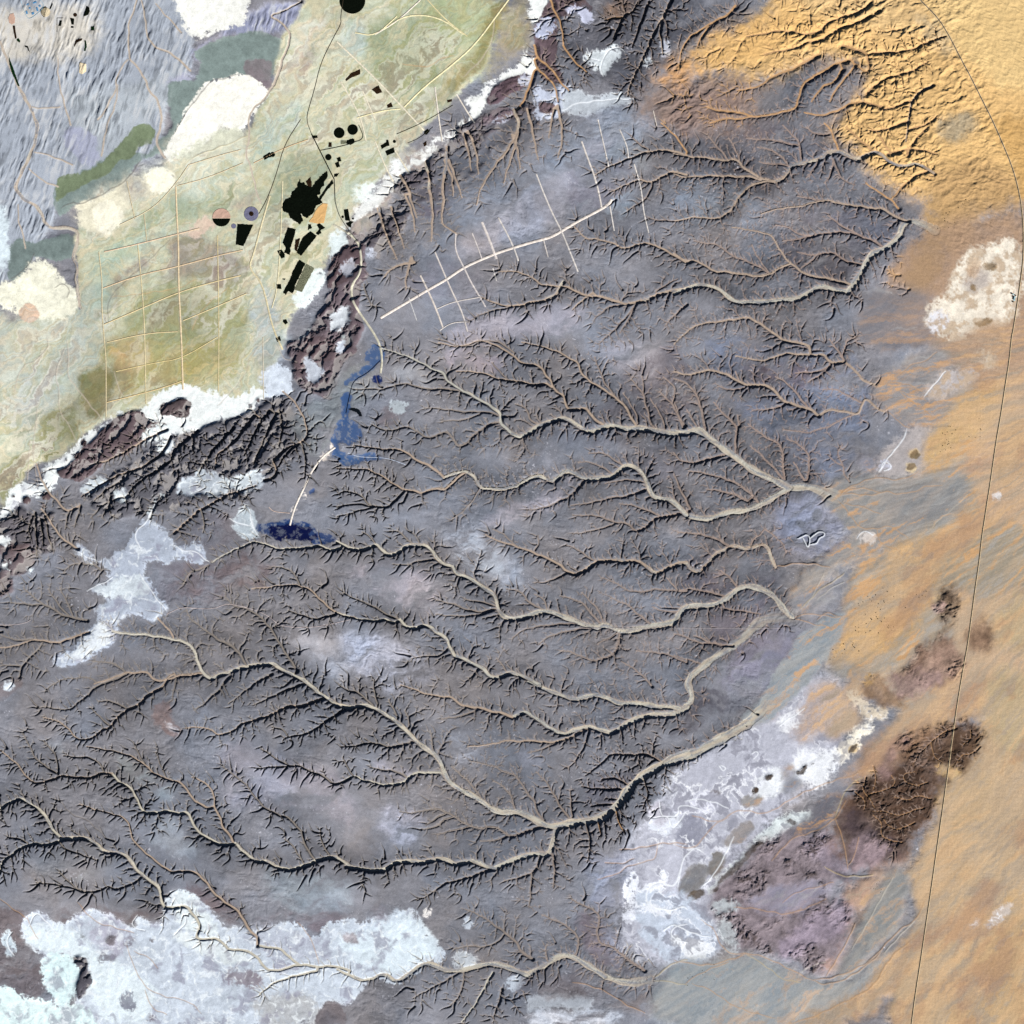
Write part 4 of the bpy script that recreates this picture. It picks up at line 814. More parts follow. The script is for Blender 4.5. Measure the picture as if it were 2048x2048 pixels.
C 250,240,222 10 11 .95 S|1560,1500 1620,1380 1700,1420 1780,1330 1900,1360 1920,1500 1900,1640 1870,1760 1700,1820 1600,1860 1480,1840 1400,1760 1480,1640
C 196,184,176 10 9 .8 D|1600,1500 1740,1470 1760,1540 1660,1620 1580,1600
C 226,228,238 8 7 .8 S|1410,1740 1500,1700 1500,1800 1440,1850
C 214,178,140 8 7 .6 D|1640,1420 1700,1460 1640,1560 1580,1580
F 192,174,152 30 9 1 G|1400,520 1500,200 2100,-60 2100,2100 1300,2100 900,1800 1000,1300 1300,1000
F 204,172,142 26 8 1 D|1640,-60 2100,-60 2100,2100 1500,2100 1560,1700 1500,1350 1700,1000 1640,700 1700,300 1560,200 1540,60
F 188,158,134 24 9 .8 D|1850,-40 2100,-40 2100,300 1840,360 1840,180
F 164,158,156 20 9 .95 G|1100,240 1400,60 1560,100 1680,250 1560,330 1450,480 1400,520 1280,500 1180,420
F 166,140,122 18 9 .7 D|1480,60 1700,30 1840,120 1700,200 1560,180
F 220,206,186 14 9 .8 S|1680,100 1780,60 1800,120 1760,170 1690,160
F 206,198,196 8 8 .9 S|1380,320 1440,260 1500,190 1600,180 1680,160 1640,250 1540,310 1460,340
F 164,160,156 22 8 1 G|700,860 900,800 1100,760 1300,780 1450,700 1600,760 1640,900 1520,1020 1400,1100 1200,1160 1040,1120 900,960 760,860
F 148,146,146 16 8 .7 G|1200,860 1500,820 1560,900 1400,1040 1200,1000
F 196,188,186 12 8 .85 S|1110,740 1200,600 1280,510 1440,510 1420,620 1340,760 1240,780 1150,780
F 158,156,166 10 7 .7 G|990,660 1060,650 1160,640 1100,730 1010,720
F 176,168,160 24 8 .9 G|900,1120 1080,1080 1200,1160 1100,1260 900,1300 760,1480 640,1500 660,1320 800,1240
F 160,158,162 18 8 .9 G|620,1480 760,1360 900,1330 900,1440 760,1540
F 182,166,144 22 8 1 G|1300,1080 1600,1000 1720,1050 2000,1000 2100,1050 2100,1350 1700,1440 1500,1380 1420,1440 1300,1400 1240,1200
F 170,164,152 24 8 .8 G|1100,1400 1360,1380 1380,1480 1200,1580 1060,1560
F 158,158,160 20 8 .85 G|660,1720 900,1560 1000,1600 860,1760 700,1932 620,1932
F 220,178,120 26 9 .9 D|1830,200 1700,260 1600,330 1480,480 1420,560 1440,640 1340,740 1380,760 1480,680 1620,560 1720,480 1800,440 1830,330
F 228,188,120 18 8 .9 D|1440,520 1560,500 1720,460 1740,490 1560,570 1440,640 1380,700
F 212,174,128 28 9 .9 D|1720,900 1600,980 1500,1080 1300,1160 1100,1220 960,1300 920,1340 1050,1290 1200,1240 1300,1250 1200,1330 1080,1470 980,1560 900,1640 860,1760 760,1840 880,1800 1060,1760 1200,1690 1340,1560 1380,1430 1430,1280 1560,1200 1700,1080
F 226,180,114 22 9 .8 D|1180,1200 1440,1130 1540,1130 1400,1200 1240,1210
F 226,180,114 22 9 .9 D|880,1700 1020,1580 1220,1560 1360,1480 1300,1620 1160,1700 940,1760
F 224,180,120 22 8 .8 D|1350,1440 1420,1300 1430,1420 1370,1520
F 196,164,140 12 8 .8 D|1560,720 1700,560 1820,520 1880,600 1760,700 1640,760 1560,760
F 196,160,116 22 8 .7 D|1800,420 2060,480 2060,800 1900,780 1760,900 1780,600
F 188,172,132 22 8 .8 D|1720,1500 2060,1380 2060,1800 1800,1700 1760,1600
F 150,146,138 18 8 .8 G|820,1860 960,1800 1080,1800 1000,1880 900,1900
I 208,180,142 26 8 .9 D|1300,1100 1560,560 1740,200 1760,-40 2100,-40 2100,2100 1260,2100 1200,1800 1280,1500 1380,1300
I 192,154,120 20 8 .9 D|1560,-40 1740,-40 1700,180 1560,260 1400,340 1280,480 1080,560 900,600 1060,450 1200,260 1400,120
I 198,200,213 24 8 1 S|0,560 150,480 400,300 600,150 760,10 930,100 960,300 860,400 760,620 560,720 440,860 360,960 240,1160 180,1300 240,1500 120,1580 0,1560 -260,1560 -280,1400 -200,1200 -240,1000 -100,760
I 190,172,164 16 8 .8 D|760,60 920,60 980,160 960,320 800,340 680,380 640,300 720,160
I 178,150,124 14 8 .9 D|940,60 1000,0 1100,-20 1020,110 1060,200 940,140
I 232,218,196 8 8 .9 S|970,60 1060,200 1180,190 1200,230 1060,240 960,130
I 170,148,124 14 8 .8 D|840,260 980,200 1050,240 980,340 880,330
I 254,246,228 6 8 1 S|880,420 970,330 1060,290 1110,300 1030,360 1040,410 940,470 870,490
I 240,243,247 10 9 .9 S|660,480 720,400 800,440 900,420 880,500 860,580 800,620 720,610 660,560
I 234,238,242 9 9 .9 S|430,640 480,560 560,540 640,570 590,620 480,660
I 246,248,252 9 8 .9 S|600,230 640,200 720,200 700,260 620,310 570,300
I 164,170,174 7 6 .95 G|340,320 360,260 440,180 520,70 600,-60 680,-180 820,-320 960,-330 930,-220 840,-80 760,20 660,110 560,210 450,300
I 154,152,158 10 7 .8 G|600,500 660,490 660,560 760,620 640,660 600,640
I 152,146,138 5 6 .8 G|350,680 440,650 500,690 440,740 360,720
I 120,110,106 3 5 .85 G|185,650 270,650 290,670 210,690
I 228,230,244 9 10 .8 S|0,720 60,700 200,680 300,720 200,760 80,740 40,800 0,860
I 140,142,160 10 8 .7 S|40,820 120,790 200,850 160,950 60,960 0,900
I 230,236,246 5 7 .8 S|0,790 30,800 20,870 -60,900 -140,860 -120,740 -60,760
I 240,242,250 4 7 .9 S|230,980 300,880 330,900 280,1000 200,1130 180,1200 150,1180
I 128,122,116 4 6 .9 G|195,1060 220,990 260,965 300,1000 260,1100 200,1150
I 148,144,144 5 7 .85 G|260,920 340,860 400,800 440,860 380,930 300,950
I 130,126,124 5 7 .85 G|40,1140 100,1060 180,1050 200,1100 130,1170 60,1220 30,1200
I 96,84,72 3 5 .9 H|80,1230 110,1190 170,1180 160,1220 100,1250
I 232,242,242 4 6 .9 S|180,1200 300,1080 420,960 520,840 620,770 740,740 760,780 640,830 520,900 400,1000 300,1140 200,1230
I 210,222,238 10 8 .8 S|-200,1180 -60,1200 0,1240 60,1200 140,1300 200,1420 240,1520 100,1600 -20,1560 -200,1420
I 246,250,254 4 8 .95 S|-30,1390 20,1460 120,1480 200,1470 200,1530 120,1560 40,1540 -20,1480
I 240,244,252 3 5 .95 S|-250,1140 -200,1090 -190,1120 -210,1180 -150,1160 -100,1170 -60,1160 -70,1060 -50,1060 -50,1190 -130,1190 -210,1190 -230,1240 -180,1280 -120,1270 -80,1300 -20,1280 10,1320 -60,1330 -180,1310 -260,1250
I 236,240,250 3 5 .95 S|-270,1290 -230,1280 -220,1330 -240,1340 -230,1390 -270,1370
I 226,232,248 3 5 .9 S|-100,1430 -40,1400 20,1410 10,1430 -60,1430 -80,1460 -20,1480 10,1500 -60,1490
I 200,196,208 8 7 .7 S|-140,760 -80,700 -40,760 -60,860 -100,840
I 146,134,140 26 14 1 H|200,1240 300,1120 420,980 520,880 620,860 720,800 800,860 900,840 920,1000 860,1060 960,1130 800,1160 860,1280 960,1300 960,1460 880,1560 820,1650 740,1620 600,1560 460,1520 330,1540 300,1400 200,1300
I 158,146,160 14 8 .7 H|700,920 820,860 900,900 960,1060 1100,1080 1000,1100 860,1080 740,1000
I 164,160,178 12 8 .75 G|380,1280 560,1180 760,1140 900,1160 800,1240 640,1340 460,1290
I 172,158,174 14 8 .8 H|760,1320 900,1240 1000,1260 940,1420 800,1500 600,1600 560,1480 700,1400
I 196,204,208 8 8 .8 S|220,1260 340,1270 420,1290 300,1310 230,1320
I 196,204,208 8 8 .8 S|240,1330 300,1380 340,1500 420,1540 300,1530 250,1440
I 112,112,122 12 7 .85 G|740,760 860,680 960,640 920,720 880,800 760,860 640,920 600,900
I 126,98,78 34 14 .75 H|1000,640 1200,440 1400,280 1560,240 1720,300 1680,500 1500,640 1420,760 1300,960 1150,1060 960,1080 880,960 900,760
I 88,68,56 26 14 .95 H|920,720 1000,620 1060,520 1200,480 1330,460 1440,560 1430,700 1330,820 1280,920 1180,940 1100,800 960,800
I 98,76,60 24 8 .85 H|1360,440 1420,380 1520,300 1640,290 1700,340 1680,460 1600,560 1500,540
I 84,72,76 24 8 .85 H|920,760 1040,780 1120,860 1240,960 1160,1040 1020,1080 960,1060 960,900
I 170,150,156 12 9 .7 H|980,900 1100,860 1180,960 1100,1080 980,1080
I 150,124,120 14 8 .7 H|1160,420 1260,310 1330,300 1300,400 1220,470 1180,580 1130,540
I 104,98,108 8 7 .8 H|820,1020 860,1070 1000,1110 1080,1110 960,1140 860,1090
I 222,188,130 8 8 .7 D|1430,520 1510,500 1600,560 1540,580
I 190,150,134 16 8 .8 D|820,1640 960,1480 1000,1300 900,1220 960,1160 1080,1130 1180,1060 1280,980 1220,1100 1100,1220 1040,1320 960,1540 860,1680
I 162,160,156 20 8 1 G|980,1520 1080,1260 1200,1080 1280,1060 1320,1200 1200,1420 1000,1640 860,1700 860,1660
I 166,170,172 22 8 1 G|-100,1700 0,1600 200,1570 400,1540 620,1640 760,1700 1000,1680 1240,1480 1360,1300 1340,1500 1180,1760 900,1932 600,1990 200,1990 -100,1900
I 148,160,168 14 8 .7 G|-60,1640 60,1620 300,1600 420,1600 300,1640 100,1700 0,1700
I 178,176,172 14 8 .7 G|560,1820 900,1700 1060,1680 960,1780 700,1900
I 188,152,112 16 8 .8 D|1400,1340 1300,1420 1200,1560 1120,1700 900,1830 620,1940 760,1980 1060,1880 1260,1700 1360,1500
I 196,160,116 16 8 .6 D|1400,1280 1600,1000 1700,1000 1560,1180 1440,1320
I 182,168,130 26 8 .8 D|1740,0 2050,0 2050,500 1800,420 1720,200
I 200,170,126 26 8 .8 D|1500,640 1750,560 1700,760 1560,900 1480,900
I 204,168,116 20 8 .8 D|1500,1900 1700,1500 1900,1350 2100,1250 2100,1990 1500,1990
I 222,180,118 12 8 .8 D|1640,1400 1760,1330 1880,1220 1990,1170 1990,1250 1840,1290 1720,1400
I 226,218,214 4 8 .8 S|1600,1400 1700,1340 1690,1370 1640,1410
I 226,218,214 4 8 .7 S|1790,1320 1900,1260 1860,1320 1720,1420 1700,1410
I 150,132,118 16 8 .6 D|1760,930 1830,910 1810,1000 1770,1010
I 140,124,116 16 8 .7 D|1380,1400 1500,1390 1480,1460 1400,1480
I 164,142,128 26 9 .6 D|1400,1700 1700,1620 1800,1700 1600,1900
F 106,86,70 22 14 .85 H|1430,1400 1500,1370 1590,1400 1600,1500 1560,1620 1480,1580 1460,1470
F 130,104,86 26 9 .85 H|1640,1560 1740,1520 1740,1700 1680,1780 1600,1740
F 170,140,124 18 9 .9 H|1320,1760 1440,1660 1560,1640 1600,1780 1560,1900 1400,1880 1300,1860
F 132,106,90 12 9 .8 H|1340,1720 1400,1640 1560,1620 1540,1680 1420,1710 1330,1860
F 130,104,88 14 9 .8 H|1200,1850 1320,1800 1400,1860 1560,1900 1400,1930 1240,1900
F 236,206,158 6 8 .8 D|1410,1400 1470,1400 1440,1480 1420,1460
F 196,164,158 8 8 .7 H|1410,1480 1480,1460 1500,1520 1440,1520
I 156,126,100 12 8 .8 H|1000,60 1080,0 1150,20 1200,120 1300,160 1140,180 1060,140
I 226,180,110 8 8 .8 D|1010,30 1080,0 1140,30 1060,80
I 168,142,136 16 9 .8 H|1200,20 1400,-20 1540,-20 1400,100 1280,140 1180,90
I 236,204,140 4 5 .9 D|960,420 1030,380 1020,430 980,460
F 246,220,170 3 5 .9 D|1290,620 1330,610 1360,650 1330,690 1290,670
F 250,226,180 3 5 .9 D|1270,740 1300,700 1330,700 1340,740 1290,770
F 236,236,238 4 5 .9 S|1740,900 1780,850 1820,850 1790,890
F 232,222,214 4 6 .8 S|1010,1100 1060,1070 1110,1090 1100,1130 1050,1130
F 214,216,232 2 4 .8 S|1120,740 1150,690 1180,690 1210,720 1160,730
F 112,96,72 3 5 .9 H|1300,630 1340,620 1365,660 1320,690 1292,670
F 120,102,80 3 5 .9 H|1280,740 1300,710 1335,700 1340,720 1300,750
C 170,140,104 4 5 .85 H|1640,1780 1680,1760 1740,1750 1760,1780 1700,1810 1650,1810
C 160,134,100 4 5 .85 H|1700,1460 1720,1440 1790,1450 1780,1490 1720,1490
C 160,134,100 4 5 .85 H|1620,1580 1660,1565 1680,1590 1640,1610
I 70,60,52 3 6 .95 H|680,530 720,500 790,480 790,490 730,520 700,570 690,560
I 70,60,52 3 6 .95 H|475,590 500,565 545,555 550,575 500,590
I 76,64,56 3 5 .95 H|430,640 460,610 470,630 445,655
I 70,62,56 3 5 .9 H|960,440 990,400 1030,385 1010,420 975,450
I 80,72,70 3 6 .9 H|610,810 640,790 680,800 640,825
I 86,76,72 3 7 .8 H|200,1240 260,1150 320,1060 400,990 480,910 500,920 400,1020 320,1110 230,1220
E 70,100,146 2 10 .9 B|140,60 170,50 200,20 235,20 245,60 240,130 210,180 160,210 110,250 60,300 50,260 90,210 150,180 200,140 150,110
E 66,96,144 2 10 .9 B|20,350 60,340 100,350 60,400 90,440 130,450 150,510 130,560 70,590 20,580 0,540 30,460 0,400
D 66,96,144 2 10 .9 B|1880,340 1932,330 1932,420 1860,560 1932,680 1850,690 1830,640 1860,600 1840,560 1880,440
E 68,100,148 2 9 .9 B|0,620 60,640 150,660 230,660 280,670 200,690 120,690 40,700 -20,680
E 24,42,96 1 4 1 B|195,230 215,205 250,220 245,250 215,250
D 34,62,112 2 9 .9 B|1415,1020 1500,1030 1600,1020 1700,1040 1780,1090 1870,1140 1800,1150 1700,1110 1560,1130 1480,1090 1410,1050
D 8,18,66 1 7 1 B|1480,1050 1560,1050 1600,1060 1680,1050 1720,1060 1700,1080 1620,1080 1720,1095 1780,1080 1770,1100 1700,1115 1620,1120 1570,1145 1530,1120 1490,1090
D 40,80,140 1 6 .8 B|1675,845 1700,850 1760,825 1720,860 1690,870
E 8,8,10 .6 1 1 L|62,395 85,385 110,392 130,410 138,435 122,432 108,412 90,405
"""
# ---------------------------------------------------------------- made things
ROADS = """
C road_verge .75 220,196,158|1340,-60 1355,0 1420,60 1470,120 1500,170 1530,220 1580,320 1640,430 1700,550 1770,690 1830,830 1870,930 1900,1040 1920,1150 1930,1300 1925,1450 1910,1560 1890,1700 1870,1830 1862,1860 1850,1990 1830,2110 1805,2280 1780,2420 1760,2560 1740,2700 1725,2790 1715,2860 1700,2950 1685,3090 1660,3260 1640,3410 1620,3560 1600,3660 1590,3720 1560,3900 1530,4120 1500,4340 1470,4550 1445,4720 1420,4900 1390,5100 1370,5240 1350,5370 1330,5500 1310,5652 1300,5740
C road .32 24,26,32|1340,-60 1355,0 1420,60 1470,120 1500,170 1530,220 1580,320 1640,430 1700,550 1770,690 1830,830 1870,930 1900,1040 1920,1150 1930,1300 1925,1450 1910,1560 1890,1700 1870,1830 1862,1860 1850,1990 1830,2110 1805,2280 1780,2420 1760,2560 1740,2700 1725,2790 1715,2860 1700,2950 1685,3090 1660,3260 1640,3410 1620,3560 1600,3660 1590,3720 1560,3900 1530,4120 1500,4340 1470,4550 1445,4720 1420,4900 1390,5100 1370,5240 1350,5370 1330,5500 1310,5652 1300,5740
B track 1.29 241,229,218|240,1755 400,1660 500,1600 600,1545 700,1475 800,1430 900,1390 980,1365 1080,1335 1180,1310 1240,1275 1330,1220 1410,1180 1500,1130 1515,1100
B track 0.83 232,221,210|460,1520 500,1600 545,1700 585,1810
B track 0.74 226,217,210|540,1390 600,1530 640,1620 690,1720 720,1830
B track 0.74 224,215,210|655,1290 650,1380 700,1475 740,1560 790,1640 820,1695
B track 0.62 224,215,210|745,1285 775,1360 800,1430
B track 1.15 237,227,220|800,1225 840,1320 880,1430
B track 0.74 226,219,212|890,1200 950,1310 985,1390 1000,1440
B track 0.74 226,219,212|1100,960 1150,1090 1200,1200 1240,1275 1290,1400 1330,1500
B track 0.62 224,215,208|1140,1325 1165,1420
B track 0.83 230,221,212|1350,780 1390,890 1420,970 1445,1060 1460,1145
B track 0.62 224,217,210|1440,660 1470,790 1500,920
B track 0.62 224,217,210|1560,715 1600,800 1610,880
B track 0.62 224,217,210|1640,905 1680,1040 1690,1160 1720,1285
B track 0.62 224,217,210|1505,1130 1530,1275
B track 0.52 222,210,197|1745,610 1765,695
B track 0.52 207,206,206|395,1640 440,1770
B track 0.52 218,210,203|550,1705 640,1665 790,1640
B track 0.52 218,210,203|565,1825 630,1780 720,1775
B track 0.52 213,208,203|860,1480 880,1550
B track 1.03 213,208,187|-20,1240 70,1290 120,1340 135,1420 130,1510 80,1570 80,1650 120,1720 170,1790 210,1850 240,1910 250,1990 240,2060
E road .3 30,40,62|240,130 170,200 90,240 70,320 50,420
D airstrip .9 246,236,224|1850,610 1780,660 1720,740 1690,810 1650,890 1620,960 1600,1040
D track 0.31 222,196,180|1485,940 1510,965 1600,972
E track 0.18 186,176,176|970,1607 1200,1607 1500,1607 1932,1607 2180,1607 2460,1607
D track 0.29 196,184,184|-20,1590 80,1590 150,1575 170,1560
D track 0.29 200,186,184|920,1530 1000,1490 1100,1500 1180,1500 1240,1475 1290,1475 1420,1510 1490,1545 1550,1600 1740,1605 1932,1560
E track 0.29 196,206,224|60,640 120,662 200,664 280,668 380,705
A track 0.50 226,210,170|545,1390 565,1560 560,1700 580,1932 585,2000 585,2300
A track 0.43 222,206,170|700,1000 720,1100 745,1210
A track 0.43 222,206,170|795,1180 810,1330
A track 0.50 230,214,170|760,1350 780,1550 795,1750 800,1932 805,2230
A track 0.79 236,214,176|970,1030 975,1180 985,1350 985,1560 995,1750 1003,1932 1010,2150
A track 0.50 226,210,164|1200,1300 1205,1600 1208,1860 1205,2160
A track 0.65 226,200,170|575,1390 750,1350 985,1290 1100,1260
A track 0.58 226,200,164|570,1590 760,1520 985,1470 1200,1410 1340,1380
A track 0.58 226,206,160|575,1790 785,1700 990,1610 1200,1550 1330,1520
A track 0.50 226,206,160|590,1890 800,1840 980,1830
A track 0.50 226,206,160|1010,1770 1200,1690 1360,1620
A track 0.43 226,206,170|1040,910 1200,860 1330,825
A track 0.43 226,206,170|980,1025 1150,980 1340,900
A track 0.43 222,206,170|660,1240 850,1150 980,1000 1040,910
A track 0.43 222,190,150|1400,900 1560,820 1700,770
D track 0.50 226,200,150|590,360 750,320 900,280 1010,240
D track 0.43 226,206,150|640,190 860,140 1000,120 1200,0
D track 0.36 226,214,190|1450,0 1455,340
A track 0.86 226,214,176|1490,1080 1440,1250 1400,1400 1370,1480 1450,1560 1500,1800 1560,1930
A track 0.58 232,222,184|1560,1000 1550,1300 1530,1600 1500,1700
A road .25 70,62,48|1900,-40 1880,100 1885,130 1840,210 1770,350 1735,500 1710,580 1690,660 1720,740
A road .25 90,78,60|1660,660 1570,800 1530,950 1480,1090 1430,1180
A canal .5 6,10,8|1720,740 1790,880 1845,990
A canal .3 6,10,8|1770,830 1850,815 1932,795
A canal .35 4,6,4|1845,990 1850,1110
A road .35 96,100,92|1850,1110 1870,1190 1932,1280 1990,1350
B track 0.74 244,234,208|0,230 200,420 370,600 480,720
B track 0.83 244,234,187|370,590 480,480 620,370 760,250 900,60 960,-20
B track 0.62 244,234,208|20,450 130,640 160,780
B track 0.62 244,234,208|140,500 210,660
B track 0.62 244,234,187|110,650 250,610 350,600
B track 0.62 244,234,218|210,190 330,120 460,0
B track 0.62 244,234,208|320,830 400,960
B track 0.62 244,234,208|210,780 270,930 310,1000
B canal .3 10,12,8|120,690 155,770 60,790
B road .25 70,66,44|330,740 470,680 640,580
B road .2 60,56,44|390,790 460,760 530,700
B track 0.62 244,234,218|540,480 560,640 580,780
B track 0.62 244,234,218|660,520 720,620 760,680
B track 0.62 244,232,187|100,180 210,200 330,90
B track 0.74 244,234,187|260,160 380,80 560,90 700,190
B track 0.52 241,227,176|500,0 600,110 720,200
"""
# ---------------------------------------------------------------- the lie of the land
STEP = 0.6                     # grid spacing in units
MARG = 48                      # ground kept beyond the edge of the picture
N = int((1024 + 2 * MARG) / STEP) + 1
SHEETS = {c: (674 * (i % 3), 674 * (i // 3)) for i, c in enumerate('ABCDEFGHI')}
rng = np.random.default_rng(7)
random.seed(11)


def pts(sheet, text):
    ox, oy = SHEETS[sheet]
    return [((ox + float(a) / 2.76) / 2, (oy + float(b) / 2.76) / 2)
            for a, b in (q.split(',') for q in text.split())]


ax = (np.arange(N) * STEP - MARG).astype(np.float32)
PX, PY = np.meshgrid(ax, ax)                   # map position of every ground point


def vnoise(x, y, seed):
    r = np.random.default_rng(seed).random((256, 256), dtype=np.float32) * 2 - 1
    xi, yi = np.floor(x).astype(np.int32), np.floor(y).astype(np.int32)
    fx, fy = x - xi, y - yi
    fx = fx * fx * (3 - 2 * fx)
    fy = fy * fy * (3 - 2 * fy)
    x0, x1, y0, y1 = xi & 255, (xi + 1) & 255, yi & 255, (yi + 1) & 255
    a, b, c, d = r[y0, x0], r[y0, x1], r[y1, x0], r[y1, x1]
    a = a + (b - a) * fx
    c = c + (d - c) * fx
    return a + (c - a) * fy


def fbm(size, octaves, seed, ang=0.0, stretch=1.0, x=None, y=None, gain=.5, ridge=False):
    x = PX if x is None else x
    y = PY if y is None else y
    ca, sa = math.cos(ang), math.sin(ang)
    u = ((x * ca + y * sa) / (size * stretch)).astype(np.float32)
    v = ((-x * sa + y * ca) / size).astype(np.float32)
    tot, amp, norm = 0, 1.0, 0.0
    for o in range(octaves):
        n = vnoise(u * 2 ** o + 17.3 * o, v * 2 ** o + 9.1 * o, seed + o)
        if ridge:
            n = 1 - 2 * np.abs(n)
        tot = tot + n * amp
        norm += amp
        amp *= gain
    return tot / norm


def blur(a, r):
    """box blur of radius r cells, twice"""
    r = int(round(r))
    if r < 1:
        return a
    for _ in range(2):
        for axis in (0, 1):
            pad = [(0, 0), (0, 0)]
            pad[axis] = (r + 1, r)
            c = np.cumsum(np.pad(a, pad, mode='edge'), axis=axis, dtype=np.float64)
            n = a.shape[axis]
            hi = np.take(c, np.arange(2 * r + 1, 2 * r + 1 + n), axis=axis)
            lo = np.take(c, np.arange(0, n), axis=axis)
            a = ((hi - lo) / (2 * r + 1)).astype(np.float32)
    return a


def sm(a, b, x):
    t = np.clip((x - a) / (b - a), 0, 1)
    return t * t * (3 - 2 * t)


def lin(c):
    c = np.asarray(c, np.float32) / 255
    return np.where(c < .04045, c / 12.92, ((c + .055) / 1.055) ** 2.4).astype(np.float32)


WX = fbm(22, 5, 100, gain=.62) * 1.7
WY = fbm(22, 5, 140, gain=.62) * 1.7
EDGE = fbm(9, 4, 180, gain=.65) * 1.6
FRAY = fbm(4.5, 4, 220, ridge=True, gain=.7, x=PX + WX * 2, y=PY + WY * 2)
SWEEP = fbm(13, 5, 230, ang=-.35, stretch=2.4, x=PX + WX * 8, y=PY + WY * 8, gain=.66) * 1.6
CAPS = {k: i for i, k in enumerate('PVSDGHNBLM')}
COL = np.empty((N, N, 3), np.float32)
COL[:] = lin((126, 127, 135))
CLS = np.zeros((N, N), np.uint8)


def mask(poly, warp):
    p = np.array(poly, np.float32)
    m = np.zeros((N, N + 1), np.uint8)
    q = (p + MARG) / STEP
    for (x0, y0), (x1, y1) in zip(q, np.roll(q, -1, 0)):
        if y0 > y1:
            x0, y0, x1, y1 = x1, y1, x0, y0
        r0, r1 = max(0, math.ceil(y0)), min(N - 1, math.ceil(y1) - 1)
        if r1 < r0:
            continue
        rows = np.arange(r0, r1 + 1)
        xs = np.clip(np.ceil(x0 + (rows - y0) * (x1 - x0) / (y1 - y0)), 0, N).astype(int)
        m[rows, xs] ^= 1
    m = (np.cumsum(m, axis=1)[:, :N] & 1).astype(np.float32)
    g = warp + 4
    lo = np.clip(((p.min(0) - g + MARG) / STEP).astype(int), 0, N)
    hi = np.clip(((p.max(0) + g + MARG) / STEP).astype(int) + 1, 0, N)
    return m, lo, hi


def paint(rec):
    head, body = rec.split('|')
    sheet, rgb, soft, warp, op, cap = head.split()
    soft, warp, op = float(soft) * .42, float(warp) * .62, float(op)
    if cap == 'P':
        warp *= 1.7
    m, lo, hi = mask(pts(sheet, body), warp * 1.8 + soft * 2)
    x0, y0 = lo
    x1, y1 = hi
    if x1 - x0 < 2 or y1 - y0 < 2:
        return
    sl = np.s_[y0:y1, x0:x1]
    k = warp / STEP
    jx = np.clip(np.rint(np.arange(x0, x1)[None, :] + WX[sl] * k), 0, N - 1).astype(np.int32)
    jy = np.clip(np.rint(np.arange(y0, y1)[:, None] + WY[sl] * k), 0, N - 1).astype(np.int32)
    fray = {'S': 3.2, 'B': 1.5, 'L': 0, 'H': 1.2}.get(cap, 2.2) + soft * .7
    a = blur(m[jy, jx], fray / STEP)
    if fray:
        a = a + (EDGE[sl] * .5 + FRAY[sl] * (.95 if cap == 'S' else .5)) * a * (1 - a) * (2.8 if cap in 'SB' else 2.2)
        hw = min(.5, .1 + soft * .06)
        a = sm(.5 - hw, .5 + hw, a)
    if cap == 'P' and soft > 3:                # thin veneers: streaked and patchy, not even
        a = a * sm(-.75, .35, SWEEP[sl])
    if cap != 'L':
        a = a * np.clip(op + .12 * EDGE[sl], 0, 1) if op < 1 else a
    COL[sl] += (lin([float(v) for v in rgb.split(',')]) - COL[sl]) * a[..., None]
    CLS[sl][a > .5] = CAPS[cap]


for rec in COVER.strip().split('\n'):
    paint(rec)

# ---- drainage: traced courses first, then the side gullies that grow from them
INC = np.zeros((N, N), np.float32)             # depth of incision
BED = np.zeros((N, N), np.float32)             # how much of the ground is stream bed
BEDC = np.zeros((N, N, 3), np.float32)
WALL = 1.9                                    # slope of the valley sides
BEDS = {'g': lin((196, 194, 184)), 't': lin((188, 168, 150)), 'w': lin((212, 206, 190)),
        'o': lin((206, 164, 120)), 'y': lin((206, 186, 140)), 's': lin((206, 192, 176)), 'd': lin((104, 92, 88)), 'm': lin((178, 138, 100)), 'p': None, 'W': lin((240, 244, 248))}
BARS = [lin((148, 151, 158)), lin((212, 206, 190)), lin((204, 180, 152))]
OCC = np.zeros((1024 + 2 * MARG + 2, 1024 + 2 * MARG + 2), np.int32)


